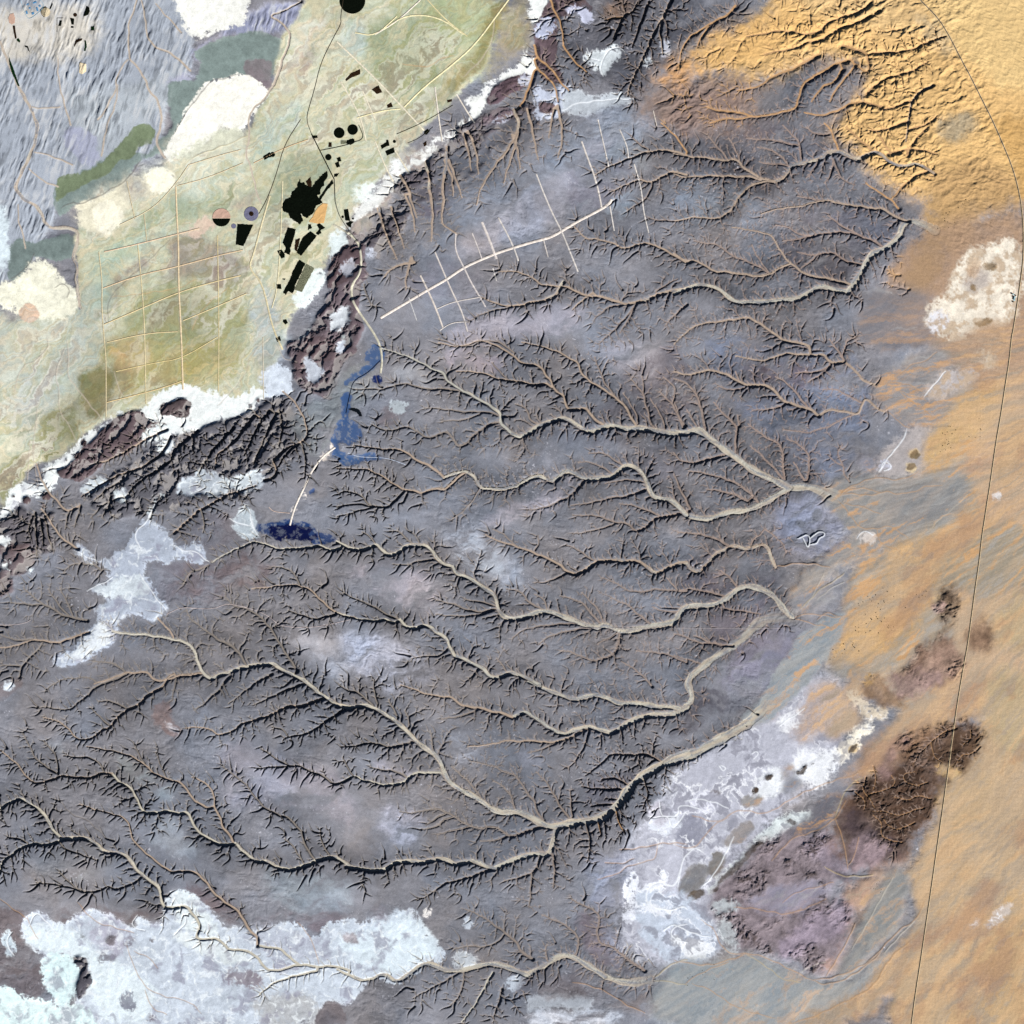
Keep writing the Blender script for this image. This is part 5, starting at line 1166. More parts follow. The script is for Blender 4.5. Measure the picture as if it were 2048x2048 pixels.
def segment(x0, y0, w0, d0, x1, y1, w1, d1, col, bed=1.0, arc=None, wall=WALL):
    r = max(w0, w1) + max(d0, d1) / wall + 1.6
    i0, i1 = int((min(x0, x1) - r + MARG) / STEP), int((max(x0, x1) + r + MARG) / STEP) + 2
    j0, j1 = int((min(y0, y1) - r + MARG) / STEP), int((max(y0, y1) + r + MARG) / STEP) + 2
    i0, j0, i1, j1 = max(i0, 0), max(j0, 0), min(i1, N), min(j1, N)
    if i1 <= i0 or j1 <= j0:
        return
    sl = np.s_[j0:j1, i0:i1]
    X, Y = PX[sl], PY[sl]
    dx, dy = x1 - x0, y1 - y0
    t = np.clip(((X - x0) * dx + (Y - y0) * dy) / (dx * dx + dy * dy + 1e-6), 0, 1)
    d = np.hypot(X - x0 - t * dx, Y - y0 - t * dy)
    w = w0 + t * (w1 - w0)
    dep = d0 + t * (d1 - d0)
    np.maximum(INC[sl], dep - np.maximum(d - w, 0) * wall, out=INC[sl])
    f = np.clip((w + .55 - d) / .7, 0, 1) * bed
    up = f > BED[sl]
    if up.any():
        BED[sl][up] = f[up]
        if arc is None:
            BEDC[sl][up] = col
        else:                                  # gravel bars and threads of silt along a wide bed
            side = ((X - x0) * dy - (Y - y0) * dx) / (math.hypot(dx, dy) + 1e-6)
            a = arc + t * 1.5
            arc0 = arc // 37 * 0 + (arc % 1)
            q = side + 1.1 * np.sin(a / 9) + .5 * np.sin(a / 4.3 + 1)
            k1 = np.clip(vnoise((q * .85 + arc0).astype(np.float32), (a / 9).astype(np.float32), 555) * 2.2, -1, 1)
            k2 = sm(.35, .95, d / (w + .01))
            c = col + (BARS[0] - col) * (.9 * np.clip(k1, 0, 1))[..., None]
            c = c + (BARS[1] - c) * (.8 * np.clip(-k1, 0, 1))[..., None]
            c = c + (BARS[2] - c) * (.55 * k2 * (.5 + .5 * np.sin(a / 17 + side)))[..., None]
            BEDC[sl][up] = c[up]


def smooth(p, step):
    """a rounded, gently wandering course through the traced points"""
    p = np.array(p, np.float64)
    if len(p) > 2:
        for _ in range(2):
            q = np.empty((2 * len(p), 2))
            q[0], q[-1] = p[0], p[-1]
            q[1:-1:2] = p[:-1] * .75 + p[1:] * .25
            q[2::2] = (p[:-1] * .25 + p[1:] * .75)
            p = q
    s = np.concatenate(([0], np.cumsum(np.hypot(*np.diff(p, axis=0).T))))
    n = max(2, int(s[-1] / step) + 1)
    t = np.linspace(0, s[-1], n)
    return np.stack([np.interp(t, s, p[:, 0]), np.interp(t, s, p[:, 1])], 1)


def occupy(x, y, k):
    i, j = int(x + MARG), int(y + MARG)
    if 1 <= i < OCC.shape[1] - 2 and 1 <= j < OCC.shape[0] - 2:
        OCC[j - 1:j + 2, i - 1:i + 2] = k


def region_bed(x, y):
    """colour of the narrow beds: drab in the west, sandy in the east"""
    e = min(max((x - 380) / 420, 0), 1)
    c = lin((150, 140, 130)) * (1 - e) + lin((172, 150, 138)) * e
    i, j = min(max(int((x + MARG) / STEP), 0), N - 1), min(max(int((y + MARG) / STEP), 0), N - 1)
    s = .85 if CLS[j, i] == CAPS['D'] else 0
    if CLS[j, i] == CAPS['S']:
        return lin((196, 190, 178))
    return c * (1 - s) + lin((214, 168, 112)) * s


courses = []
uid = 0
for rec in WADIS.strip().split('\n'):
    head, body = rec.split('|')
    sheet, w0, w1, d0, d1, bc, br = head.split()
    w0, w1, d0, d1 = map(float, (w0, w1, d0, d1))
    w1 *= .72 if w1 > 1.2 else .85
    w0 *= .72 if w0 > 1.2 else 1
    p = pts(sheet, body)
    if sheet == 'B' and bc in 'tp' and d1 >= 1.6 and p[-1][0] < 590 and p[-1][1] < 300 and p[-1][1] < p[0][1]:
        # scarp valleys open out on to the plain
        ux, uy = p[-1][0] - p[-2][0], p[-1][1] - p[-2][1]
        q = 7 / math.hypot(ux, uy)
        p.append((p[-1][0] + ux * q, p[-1][1] + uy * q))
        w1 *= 1.9
        bc = 't'
    p = smooth(p, 1.5)
    uid += 1
    s = np.linspace(0, 1, len(p))
    # small swings that no tracing keeps
    tx, ty = np.gradient(p[:, 0]), np.gradient(p[:, 1])
    L = np.hypot(tx, ty) + 1e-6
    arc = np.arange(len(p)) * 1.5
    wob = (np.sin(arc / 2.9 + uid) * .35 + np.sin(arc / 1.7 + 2.1 * uid) * .18) * np.sin(np.pi * np.clip(s, 0, 1)) ** .3
    if w1 < 2:
        p[:, 0] += -ty / L * wob
        p[:, 1] += tx / L * wob
    W = (w0 + (w1 - w0) * s) * (1 + (.15 * np.sin(arc / 5.3 + uid * 1.7) + .12 * np.sin(arc / 2.6 + uid)) * (w1 > 1.2))
    D = (d0 + (d1 - d0) * s ** .7) * (np.interp(W, [.9, 2.2], [1.55, 1.0]) if d1 > .7 else .8)
    if bc == 'g' and D[-1] < .8:
        W = W * (1 + 1.3 * s ** 3)
    courses.append((uid, p, W, D, bc, br))
    for q in p:
        occupy(q[0], q[1], uid)
# every course runs on into the one it feeds
allp = np.concatenate([q[1] for q in courses])
allu = np.concatenate([np.full(len(q[1]), q[0]) for q in courses])
allw = np.concatenate([q[2] for q in courses])
alld = np.concatenate([q[3] for q in courses])
for n, (u, p, W, D, bc, br) in enumerate(courses):
    dd = np.hypot(allp[:, 0] - p[-1, 0], allp[:, 1] - p[-1, 1])
    dd[(allu == u) | (allw < W[-1] * .7)] = 99
    k = int(dd.argmin())
    if .6 < dd[k] < 8 and D[-1] > .8:
        t = np.linspace(0, 1, max(2, int(dd[k] / 1.3)))[1:, None]
        q = p[-1] + (allp[k] - p[-1]) * t
        D = np.concatenate([np.minimum(D, max(alld[k], .5)), np.full(len(q), min(D[-1], alld[k]))])
        courses[n] = (u, np.concatenate([p, q]), np.concatenate([W, np.full(len(q), W[-1])]), D, bc, br)
        for x, y in q:
            occupy(x, y, u)
for u, p, W, D, bc, br in courses:
    for k in range(len(p) - 1):
        x, y = p[k]
        c = BEDS[bc]
        b = 1.0
        if bc == 'g' and D[-1] < .8:
            b = 1 - (k / len(p)) ** 2 * .95
        if bc == 'm':
            b = .75
        if c is None:
            c, b = region_bed(x, y), .85
        segment(x, y, W[k], D[k], p[k + 1][0], p[k + 1][1], W[k + 1], D[k + 1], c, b,
                k * 1.5 + u * 37 if W[k] > 1.2 else None,
                .95 if bc == 'o' else WALL)

DISS = np.clip(.5 + .9 * vnoise(PX[::8, ::8] / 70, PY[::8, ::8] / 70, 501), 0, 1)


def gully(x, y, ang, length, dep, wid, own, level, wall=WALL):
    global uid
    uid += 1
    me = uid
    path = [(x, y)]
    n = max(2, int(length / 1.3))
    turn = random.uniform(-.05, .05)
    for k in range(n):
        ang += turn + random.gauss(0, .21)
        x += math.cos(ang) * 1.3
        y += math.sin(ang) * 1.3
        i, j = int(x + MARG), int(y + MARG)
        if not (1 <= i < OCC.shape[1] - 2 and 1 <= j < OCC.shape[0] - 2):
            break
        if k > 0:
            o = OCC[j, i]
            ahead = OCC[min(max(int(y + math.sin(ang) * 1.6 + MARG), 0), OCC.shape[0] - 1),
                        min(max(int(x + math.cos(ang) * 1.6 + MARG), 0), OCC.shape[1] - 1)]
            if (o and o != me and (o != own or k > 2)) or (ahead and ahead != me and (ahead != own or k > 2)):
                break
        path.append((x, y))
    if len(path) < 3:
        return
    m = len(path) - 1
    for k, (a, b) in enumerate(zip(path, path[1:])):
        f0, f1 = 1 - k / m, 1 - (k + 1) / m
        if k > 0:
            occupy(b[0], b[1], me)
        segment(a[0], a[1], .08 + wid * f0, .25 + dep * f0 ** .45, b[0], b[1], .08 + wid * f1, .25 + dep * f1 ** .45,
                region_bed(*a), .7 * f0 ** .6, None, wall)
    if level < 2 and m >= 4:
        k = random.randint(1, 3)
        side = random.choice((-1, 1))
        while k < m:
            a, b = path[k - 1], path[k]
            h = math.atan2(b[1] - a[1], b[0] - a[0])
            f = 1 - k / m
            gully(b[0], b[1], h + side * random.uniform(.6, 1.05), max(3, length * f * random.uniform(.3, .7)),
                  dep * (.25 + .75 * f ** .6) * .85, wid * .7, me, level + 1, wall)
            side = -side
            k += random.randint(1, 3)


SP = {'D': (3.4, 23), 'B': (4.6, 17), 'b': (8, 11)}
order = sorted((c for c in courses if c[5] in SP), key=lambda c: -c[3].max())
for u, p, W, D, bc, br in order:
    sp, lmax = SP[br]
    for side in (-1, 1):
        k = random.uniform(1, 4)
        while k < len(p) - 2:
            i = int(k)
            h = math.atan2(p[i][1] - p[i + 1][1], p[i][0] - p[i + 1][0])    # up-valley
            dd = DISS[min(max(int((p[i][1] + MARG) / STEP / 8), 0), DISS.shape[0] - 1),
                      min(max(int((p[i][0] + MARG) / STEP / 8), 0), DISS.shape[1] - 1)]
            dd = min(1, dd + .5 * math.exp(-((p[i][0] - 745) / 110) ** 2))
            a = h + side * random.uniform(.85, 1.25)
            # gullies lean with the fall of the country, which is to the east
            lean = math.atan2(math.sin(a), math.cos(a) - .25)
            big = min(1, .3 + D[i] / 4.4)
            L = lmax * (.3 + .95 * random.random() ** 1.5) * (.55 + .7 * dd) * big
            ox, oy = -math.sin(h) * side, math.cos(h) * side                # out across the bank
            st = max(0, W[i] - .3)
            gully(p[i][0] + ox * st, p[i][1] + oy * st, lean, L,
                  min(D[i] * .8, 3.4) * random.uniform(.7, 1.05), .5 * min(1, .45 + D[i] / 6), u, 0)
            k += sp / 1.5 * random.uniform(.65, 1.4) * (1.35 - .6 * dd)

# sand-choked gullies of the dune country in the north-east
for _ in range(160):
    x, y = random.uniform(684, 945), random.uniform(-20, 300)
    if CLS[int((y + MARG) / STEP), int((x + MARG) / STEP)] == CAPS['D'] and x + .25 * y < 985 and OCC[int(y + MARG), int(x + MARG)] == 0:
        a = math.pi - random.uniform(.35, .9) + (.5 if x > 850 else 0)
        gully(x, y, a, random.uniform(10, 34), random.uniform(.8, 1.5), .5, 0, 0, .95)

# fine drainage: rills gather downhill from the divides until they meet a larger course
R = OCC.shape[0]
dist = np.where(OCC > 0, 0, 60).astype(np.float32)
for _ in range(34):
    for ddy, ddx, cst in ((0, 1, 1), (1, 0, 1), (0, -1, 1), (-1, 0, 1), (1, 1, 1.414), (1, -1, 1.414), (-1, 1, 1.414), (-1, -1, 1.414)):
        np.minimum(dist, np.roll(dist, (ddy, ddx), (0, 1)) + cst, out=dist)


def blur1(a, n):
    for _ in range(n):
        a = (a + np.roll(a, 1, 0) + np.roll(a, -1, 0) + np.roll(a, 1, 1) + np.roll(a, -1, 1)) / 5
    return a


gx_, gy_ = np.arange(R, dtype=np.float32) - MARG, np.arange(R, dtype=np.float32) - MARG
GX, GY = np.meshgrid(gx_, gx_)
tilt = GX * .42 + GY * .05 + 9 * fbm(38, 3, 520, x=GX, y=GY)
pot = blur1(dist, 3) * 1.0 - tilt + 2.4 * fbm(6, 3, 530, x=GX, y=GY)
FY, FX = np.gradient(blur1(pot, 1))
allow = np.isin(CLS, [CAPS['P'], CAPS['H'], CAPS['D']]) | ((CLS == CAPS['S']) & (PX < 470) & (PY > 450))
allow &= ~((PX < 290) & (PY < 365))


FINE = 1.0


def rill(x, y, longest):
    global uid
    p = [(x, y)]
    hx = hy = 0.0
    hit = False
    for _ in range(longest):
        i, j = int(x + MARG), int(y + MARG)
        if not (2 <= i < R - 2 and 2 <= j < R - 2):
            break
        if len(p) > 1 and OCC[j, i]:
            hit = True
            p.append((x + hx * 1.4, y + hy * 1.4))
            break
        vx, vy = -FX[j, i], -FY[j, i]
        v = math.hypot(vx, vy) + 1e-6
        hx, hy = hx * .6 + vx / v * .55 + random.gauss(0, .12), hy * .6 + vy / v * .55 + random.gauss(0, .12)
        h = math.hypot(hx, hy) + 1e-6
        x, y = x + hx / h * 1.1, y + hy / h * 1.1
        p.append((x, y))
    if not hit or len(p) < 4:
        return
    uid += 1
    p = smooth(p[::2] + [p[-1]] if len(p) > 6 else p, 1.2)
    m = len(p) - 1
    ell = m * 1.2
    top = FINE * min(.45 + .115 * ell, 2.6) * (.8 + .35 * random.random())
    sand = CLS[min(max(int((p[0][1] + MARG) / STEP), 0), N - 1), min(max(int((p[0][0] + MARG) / STEP), 0), N - 1)] == CAPS['D']
    if sand:
        top *= .6
    if CLS[min(max(int((p[0][1] + MARG) / STEP), 0), N - 1), min(max(int((p[0][0] + MARG) / STEP), 0), N - 1)] == CAPS['S']:
        top *= .45
    for k in range(m):
        f0, f1 = k / m, (k + 1) / m
        a, b = p[k], p[k + 1]
        occupy(a[0], a[1], uid)
        segment(a[0], a[1], .06 + .34 * f0, .2 + top * f0 ** .55, b[0], b[1], .06 + .34 * f1, .2 + top * f1 ** .55,
                region_bed(*a), .8 * f0 ** .5, None, 1.0 if sand else 2.1)


def seeds(n, dmin, dmax, clear, longest):
    for _ in range(n):
        x, y = random.uniform(-40, 1064), random.uniform(-40, 1064)
        i, j = int(x + MARG), int(y + MARG)
        d = dist[j, i]
        if d < dmin or d > dmax or x > 905:
            continue
        ci, cj = min(int((x + MARG) / STEP), N - 1), min(int((y + MARG) / STEP), N - 1)
        if not allow[cj, ci] or (CLS[cj, ci] == CAPS['D'] and (y > 330 or x + .25 * y > 985)) or (CLS[cj, ci] == CAPS['H'] and x > 560):
            continue
        if random.random() > .35 + .9 * DISS[min(int((y + MARG) / STEP / 8), DISS.shape[0] - 1), min(int((x + MARG) / STEP / 8), DISS.shape[1] - 1)]:
            continue
        if OCC[j - clear:j + clear + 1, i - clear:i + clear + 1].any():
            continue
        rill(x, y, longest)


seeds(5000, 7, 18, 4, 60)
seeds(24000, 4, 12, 3, 40)
seeds(60000, 2.5, 8, 2, 24)
FINE = .62
seeds(150000, 1.9, 5, 1, 16)

# ---- colour-only washes
for rec in BRAIDS.strip().split('\n'):
    head, body = rec.split('|')
    sheet, w, bc = head.split()
    p = smooth(pts(sheet, body), 1.5)
    uid += 1
    arc = np.arange(len(p)) * 1.5
    p[:, 1] += np.sin(arc / 3.1 + uid) * .5 + np.sin(arc / 1.9 + uid * 2) * .25
    c = BEDS[bc]
    for k in range(len(p) - 1):
        f = min(1, 3 * math.sin(math.pi * (k + .5) / len(p)) + .15)
        cc = region_bed(*p[k]) if c is None else c
        segment(p[k][0], p[k][1], float(w) * f * .5, 0, p[k + 1][0], p[k + 1][1], float(w) * f * .5, 0, cc, .75 if bc == 'W' else .5)

# ---- relief outside the valleys
def soft_class(keys, r):
    m = np.zeros((N, N), np.float32)
    for c in keys:
        m[CLS == CAPS[c]] = 1
    return blur(m, r / STEP)


cP, cV, cS = soft_class('P', 2), soft_class('V', 2), soft_class('S', 2)
cD, cG, cH, cN = soft_class('D', 3), soft_class('G', 3), soft_class('H', 1.5), soft_class('N', 3)
cM = soft_class('M', 1)
west = sm(560, 430, PX)
wx2, wy2 = PX + WX * 5, PY + WY * 5
Z = fbm(160, 3, 300) * 5 * (.4 + .6 * cP)
# ragged scarp hills
knob = fbm(4.8, 4, 320, x=wx2, y=wy2, ang=-.85, stretch=2.3, gain=.6)
Z += cH * west * sm(-.16, .12, knob) * 3.2
crag = fbm(4.4, 4, 340, ang=-.5, stretch=1.5, ridge=True, x=wx2, y=wy2, gain=.68)
rug = sm(-.2, .35, fbm(24, 3, 345))
Z += cH * (1 - west) * (crag * 3.4 * rug + fbm(3, 2, 350) * .4)
# ribbed ground of the far north-west: closely set ribs leaning to the north-east
rib = fbm(2.1, 3, 360, ang=math.radians(-72), stretch=6, x=PX + WX * 1.4, y=PY + WY * 2.2)
Z += cN * sm(-.2, .25, fbm(24, 3, 365)) * np.where(rib > 0, rib, rib * .5) * 2.4
# dunes
dune_nw = cD * sm(250, 140, PY) * sm(600, 690, PX)
dune = fbm(6.5, 3, 370, ang=math.radians(-34), stretch=2.6, ridge=True, x=PX + WX * 5, y=PY + WY * 5)
Z += dune_nw * sm(995, 930, PX + PY * -.25) * (dune * 1.9 + 1.2 * fbm(3.3, 2, 374, ang=math.radians(-20), stretch=2.2, ridge=True, x=PX + WX * 4, y=PY + WY * 4)) * (.35 + .65 * sm(-.5, .1, fbm(40, 2, 372)))
rip = fbm(2.6, 2, 380, ang=math.radians(25), stretch=2.6, ridge=True, x=PX + WX * 3, y=PY + WY * 3)
Z += cD * sm(885, 960, PX - PY * .08) * sm(330, 250, PY) * rip * .6
Z += cD * sm(700, 760, PX) * fbm(3.2, 2, 390, ridge=True) * .16
# plateau grain and valley-plain terraces
DENS = np.clip(blur((INC > .4).astype(np.float32), 7 / STEP) * 2.2, 0, 1)
DENS2 = np.clip(blur((INC > 1.1).astype(np.float32), 9 / STEP) * 3.4, 0, 1)
Z += cP * (fbm(6, 3, 400, ang=.35, stretch=2) * .38) * (1 - .5 * DENS)
swale = fbm(4.6, 4, 407, ang=.28, stretch=2.8, ridge=True, x=PX + WX * 6, y=PY + WY * 6, gain=.6)
Z -= cP * sm(.05, .8, swale) * .8 * (1 - .6 * DENS) * sm(-.5, .2, fbm(50, 2, 408))
Z += (cP + cH) * DENS * sm(480, 640, PX) * fbm(3.4, 3, 405, ang=math.radians(-55), stretch=1.8, ridge=True, x=wx2, y=wy2) * .8
terr = fbm(26, 4, 410, ang=-.7, stretch=2.2, x=PX + WX * 8, y=PY + WY * 8)
Z += cV * (np.abs(((terr * 5) % 1) - .5) * .5 + fbm(5, 3, 420) * .12)
Z += cS * fbm(5, 3, 430, x=wx2, y=wy2) * .35
Z += cG * fbm(3, 2, 440, ang=-.5, stretch=5) * .12
keep = np.clip(1 - BED, 0, 1)
Z = blur(Z, .9 / STEP) * .35 + Z * .65
Z = Z * (.35 + .65 * keep) - INC
Z = Z.astype(np.float32)

# ---- grain of the ground colour
L = np.ones((N, N), np.float32)
marb = fbm(30, 6, 600, ang=.3, stretch=1.7, x=PX + WX * 12, y=PY + WY * 12, gain=.58)
fine = fbm(4.5, 4, 620, gain=.65)
grit = fbm(1.6, 2, 640)
sweep = fbm(17, 5, 610, ang=-.45, stretch=2.6, x=PX + WX * 9, y=PY + WY * 9, gain=.6)
L *= 1 + cP * (.42 * marb + .40 * sweep + .24 * fine + .12 * grit) * (1 - .35 * DENS) + cP * (.20 * (1 - DENS2) - .12 * DENS2) - cP * DENS * (.06 + .2 * np.exp(-((PX - 745) / 95) ** 2)) + cP * .12
L *= 1 + cV * (.20 * marb + .20 * fine + .05 * grit)
L *= 1 + cS * (.12 * marb + .16 * fine)
L *= 1 + cD * (.14 * marb + .10 * fine + .06 * grit)
flow = fbm(5, 4, 660, ang=math.radians(-38), stretch=7, x=PX + WX * 5, y=PY + WY * 5, gain=.6)
L *= 1 + cG * (.22 * flow + .06 * grit) + cD * sm(840, 900, PX) * sm(250, 400, PY) * .12 * flow
L *= 1 + cH * (.25 * fine + .2 * marb + .08 * grit)
L *= 1 + cM * (.25 * marb + .3 * fine + .06 * grit)
L *= 1 + cN * (.18 * marb + .16 * fine)
COL *= np.clip(L, .4, 2)[..., None]
gm = COL.mean(-1, keepdims=True)
COL += (gm * np.array([1.0, .985, 1.045], np.float32) - COL) * (.2 * cP)[..., None]
# hue drift: rusty and slaty patches on the plateau, banded beds on the plain
hue = fbm(40, 4, 680, x=PX + WX * 10, y=PY + WY * 10)
COL *= 1 + (cP * .24 * hue)[..., None] * np.array([.55, .05, -.45], np.float32)
band = np.sin((terr * 46 + fine * 1.5)).astype(np.float32)
amt = cV * sm(-.1, .5, fbm(60, 2, 690) + .2)
COL *= 1 + (amt * .13 * band)[..., None] * np.array([1.0, .75, .8], np.float32)
band2 = np.sin(terr * 23 + 1.3).astype(np.float32)
COL *= 1 + (cV * .10 * band2)[..., None] * np.array([.6, -.1, -.7], np.float32)
COL *= 1 + (cG * .16 * flow)[..., None] * np.array([.8, .1, -.6], np.float32)
# silt banding of the plain: nested pale, mint, olive and taupe beds drawn out along the valley
along = fbm(15, 5, 800, ang=math.radians(-50), stretch=5.5, x=PX + WX * 9, y=PY + WY * 9, gain=.55)
beds = lin([(200, 208, 186), (238, 230, 200), (152, 152, 108), (216, 208, 180), (176, 160, 148), (244, 242, 224), (186, 186, 142)])
q = (along * 5.5 + .6 * fine + 20) % 7
i0 = q.astype(int) % 7
fr = sm(.25, .75, q - np.floor(q))[..., None]
bedc = beds[i0] * (1 - fr) + beds[(i0 + 1) % 7] * fr
wv = cV * np.clip(.30 + .5 * fbm(45, 3, 810), .05, .7) * sm(620, 500, PX)
COL += (bedc - COL) * wv[..., None]
# pale drift between the ribs of the north-west
drift = cN * sm(.05, -.35, rib) * sm(-.3, .4, fbm(18, 3, 820))
COL += (lin((222, 224, 226)) - COL) * (drift * .7)[..., None]
ribd = cN * sm(.1, .5, rib)
COL *= 1 - .35 * ribd[..., None]
# pale wash floors between the ragged scarp hills
low = cH * west * sm(-.06, -.26, knob)
COL += (lin((200, 194, 190)) - COL) * (low * .55)[..., None]
COL *= 1 + ((cH * west) * .25 * fbm(16, 3, 830))[..., None]
# fans and drifts drawn out from the north-east
def spread(cx, cy, seed, k=46):
    th, r = np.arctan2(PY - cy, PX - cx), np.hypot(PX - cx, PY - cy)
    return fbm(1, 5, seed, x=(th * k + WX * .8).astype(np.float32), y=(r / 34 + WY * .5).astype(np.float32), gain=.62)


f1 = spread(1290, 300, 840, 90)
f2 = spread(1250, 620, 850, 70)
mixw = sm(690, 800, PY - (PX - 800) * .25)
fan = f1 * (1 - mixw) + f2 * mixw
far = sm(745, 830, PX + .15 * (PY - 500)) * sm(280, 380, PY)
COL += (lin((210, 162, 110)) - COL) * (cG * far * sm(.05, .45, fan) * (.75 - .35 * sm(820, 880, PY)))[..., None]
COL += (lin((206, 206, 204)) - COL) * (cG * sm(.1, .6, -fan) * .45)[..., None]
COL += (lin((170, 162, 150)) - COL) * (cD * far * sm(.03, .4, -fan) * .7)[..., None]
COL += (lin((216, 174, 124)) - COL) * (cD * far * sm(.0, .4, fan) * .7)[..., None]
COL *= 1 + ((cG + cD) * far * .3 * fan)[..., None]
thread = spread(1290, 420, 857, 190)
COL *= 1 + ((cG + cD) * far * .26 * thread)[..., None]
tint = fbm(34, 4, 858, ang=-.7, stretch=2.2, x=PX + WX * 8, y=PY + WY * 8, gain=.6)
eastd = cD * sm(800, 860, PX) * sm(320, 420, PY)
COL += (lin((214, 187, 156)) - COL) * (eastd * np.clip(.45 + .5 * tint, .1, .9))[..., None]
COL += (lin((184, 146, 120)) - COL) * (eastd * sm(.1, .5, -tint) * .55)[..., None]

# dark outcrops in the eastern hills
out = cH * (1 - west) * sm(.2, .6, crag) * rug
COL += (lin((80, 66, 58)) - COL) * (out * .7)[..., None]
COL *= 1 + ((cH * (1 - west)) * .45 * fbm(11, 4, 855, gain=.62))[..., None]
# broken salt pan beside the hamlet, and salt rims round low grey islands farther south
pan = cS * sm(860, 900, PX) * sm(430, 380, PY)
COL += (lin((206, 180, 150)) - COL) * (pan * sm(-.12, .25, fbm(9, 4, 860, gain=.65)) * .8)[..., None]
isl = fbm(15, 4, 870, x=PX + WX * 6, y=PY + WY * 6, gain=.6)
rim = np.exp(-((isl - .12) / .045) ** 2) * cS * sm(600, 650, PX) * sm(660, 720, PY) * sm(-.3, .3, fbm(30, 2, 875))
core = sm(.16, .34, isl) * cS * sm(600, 650, PX) * sm(660, 720, PY)
COL += (lin((138, 138, 152)) - COL) * (core * .6)[..., None]
COL += (lin((246, 248, 252)) - COL) * (rim * .85)[..., None]
west_salt = cS * sm(450, 400, PX) * sm(400, 500, PY)
COL += (lin((150, 148, 168)) - COL) * (west_salt * sm(.1, .45, fbm(14, 4, 880, x=wx2, y=wy2, gain=.62)) * .6)[..., None]
COL += (lin((244, 250, 252)) - COL) * (west_salt * sm(.15, .5, fbm(8, 4, 890, ridge=True, x=wx2, y=wy2) - .3) * .6)[..., None]
# white flecks of bare marl scattered over the stony ground
fleck = sm(.52, .7, fbm(1.5, 2, 700)) * sm(.15, .5, fbm(26, 3, 710, gain=.7)) * cP
COL += (lin((226, 226, 236)) - COL) * (fleck * .7)[..., None]
# lichen-thin salt skins: pale veins in the salt ground of the south-east
vein = sm(.80, .97, fbm(14, 4, 720, ridge=True, x=wx2, y=wy2)) * cS * sm(560, 640, PX)
COL += (lin((240, 244, 250)) - COL) * (vein * .6)[..., None]
# tailings are scuffed
blue = (CLS == CAPS['B']).astype(np.float32)
scuff = blue * sm(.0, .4, fbm(3.2, 4, 730, gain=.7))
COL += (lin((142, 148, 160)) - COL) * (scuff * np.where(COL[..., 2] > .12, .75, .4))[..., None]
# stream beds over everything
bt = np.clip(1 + .16 * fbm(2.4, 3, 740, ang=-.3, stretch=3) + .1 * marb, .5, 1.4)
BEDC *= bt[..., None]
COL += (BEDC - COL) * BED[..., None]
lum = COL.min(-1)
COL *= (1 + .14 * cS * sm(.5, .8, lum))[..., None]
COL *= 1 + .1 * cV[..., None]
COL = np.clip(COL, .0015, 1.16)
RIV = BED > .55
# ---------------------------------------------------------------- materials
def new_mat(name):
    m = bpy.data.materials.new(name)
    m.use_nodes = True
    return m, m.node_tree, m.node_tree.nodes['Principled BSDF']


def ground_mat(name, rough, bump, scale):
    m, t, b = new_mat(name)
    a = t.nodes.new('ShaderNodeAttribute')
    a.attribute_name = 'ground_colour'
    n = t.nodes.new('ShaderNodeTexNoise')
    g = t.nodes.new('ShaderNodeNewGeometry')
    n.inputs['Scale'].default_value = scale
    n.inputs['Detail'].default_value = 5
    n.inputs['Roughness'].default_value = .65
    t.links.new(g.outputs['Position'], n.inputs['Vector'])
    mr = t.nodes.new('ShaderNodeMapRange')
    mr.inputs['From Min'].default_value = .25
    mr.inputs['From Max'].default_value = .75
    mr.inputs['To Min'].default_value = .84
    mr.inputs['To Max'].default_value = 1.16
    t.links.new(n.outputs['Fac'], mr.inputs['Value'])
    v = t.nodes.new('ShaderNodeVectorMath')
    v.operation = 'SCALE'
    t.links.new(a.outputs['Color'], v.inputs[0])
    t.links.new(mr.outputs[0], v.inputs['Scale'])
    t.links.new(v.outputs[0], b.inputs['Base Color'])
    bp = t.nodes.new('ShaderNodeBump')
    bp.inputs['Strength'].default_value = bump
    bp.inputs['Distance'].default_value = .5
    t.links.new(n.outputs['Fac'], bp.inputs['Height'])
    t.links.new(bp.outputs[0], b.inputs['Normal'])
    b.inputs['Roughness'].default_value = rough
    b.inputs['Specular IOR Level'].default_value = .08
    return m


def flat_mat(name, rgb, rough=.9, vary=.35, scale=1.2, rgb2=None, spec=.1):
    """a procedural colour that drifts between two tones"""
    m, t, b = new_mat(name)
    g = t.nodes.new('ShaderNodeNewGeometry')
    n = t.nodes.new('ShaderNodeTexNoise')
    n.inputs['Scale'].default_value = scale
    n.inputs['Detail'].default_value = 6
    t.links.new(g.outputs['Position'], n.inputs['Vector'])
    r = t.nodes.new('ShaderNodeValToRGB')
    c = ALB * lin(rgb)
    d = c * (1 + vary) if rgb2 is None else ALB * lin(rgb2)
    r.color_ramp.elements[0].position, r.color_ramp.elements[1].position = .36, .66
    r.color_ramp.elements[0].color = (*(c * (1 - vary * .5)), 1)
    r.color_ramp.elements[1].color = (*np.clip(d, 0, .9), 1)
    t.links.new(n.outputs['Fac'], r.inputs[0])
    t.links.new(r.outputs[0], b.inputs['Base Color'])
    b.inputs['Roughness'].default_value = rough
    b.inputs['Specular IOR Level'].default_value = spec
    return m


# reflectance of the ground from the brightness it shows lying level in this sun
ALB = np.array([0.76, 0.77, 0.78], np.float32)
LEVEL = {}


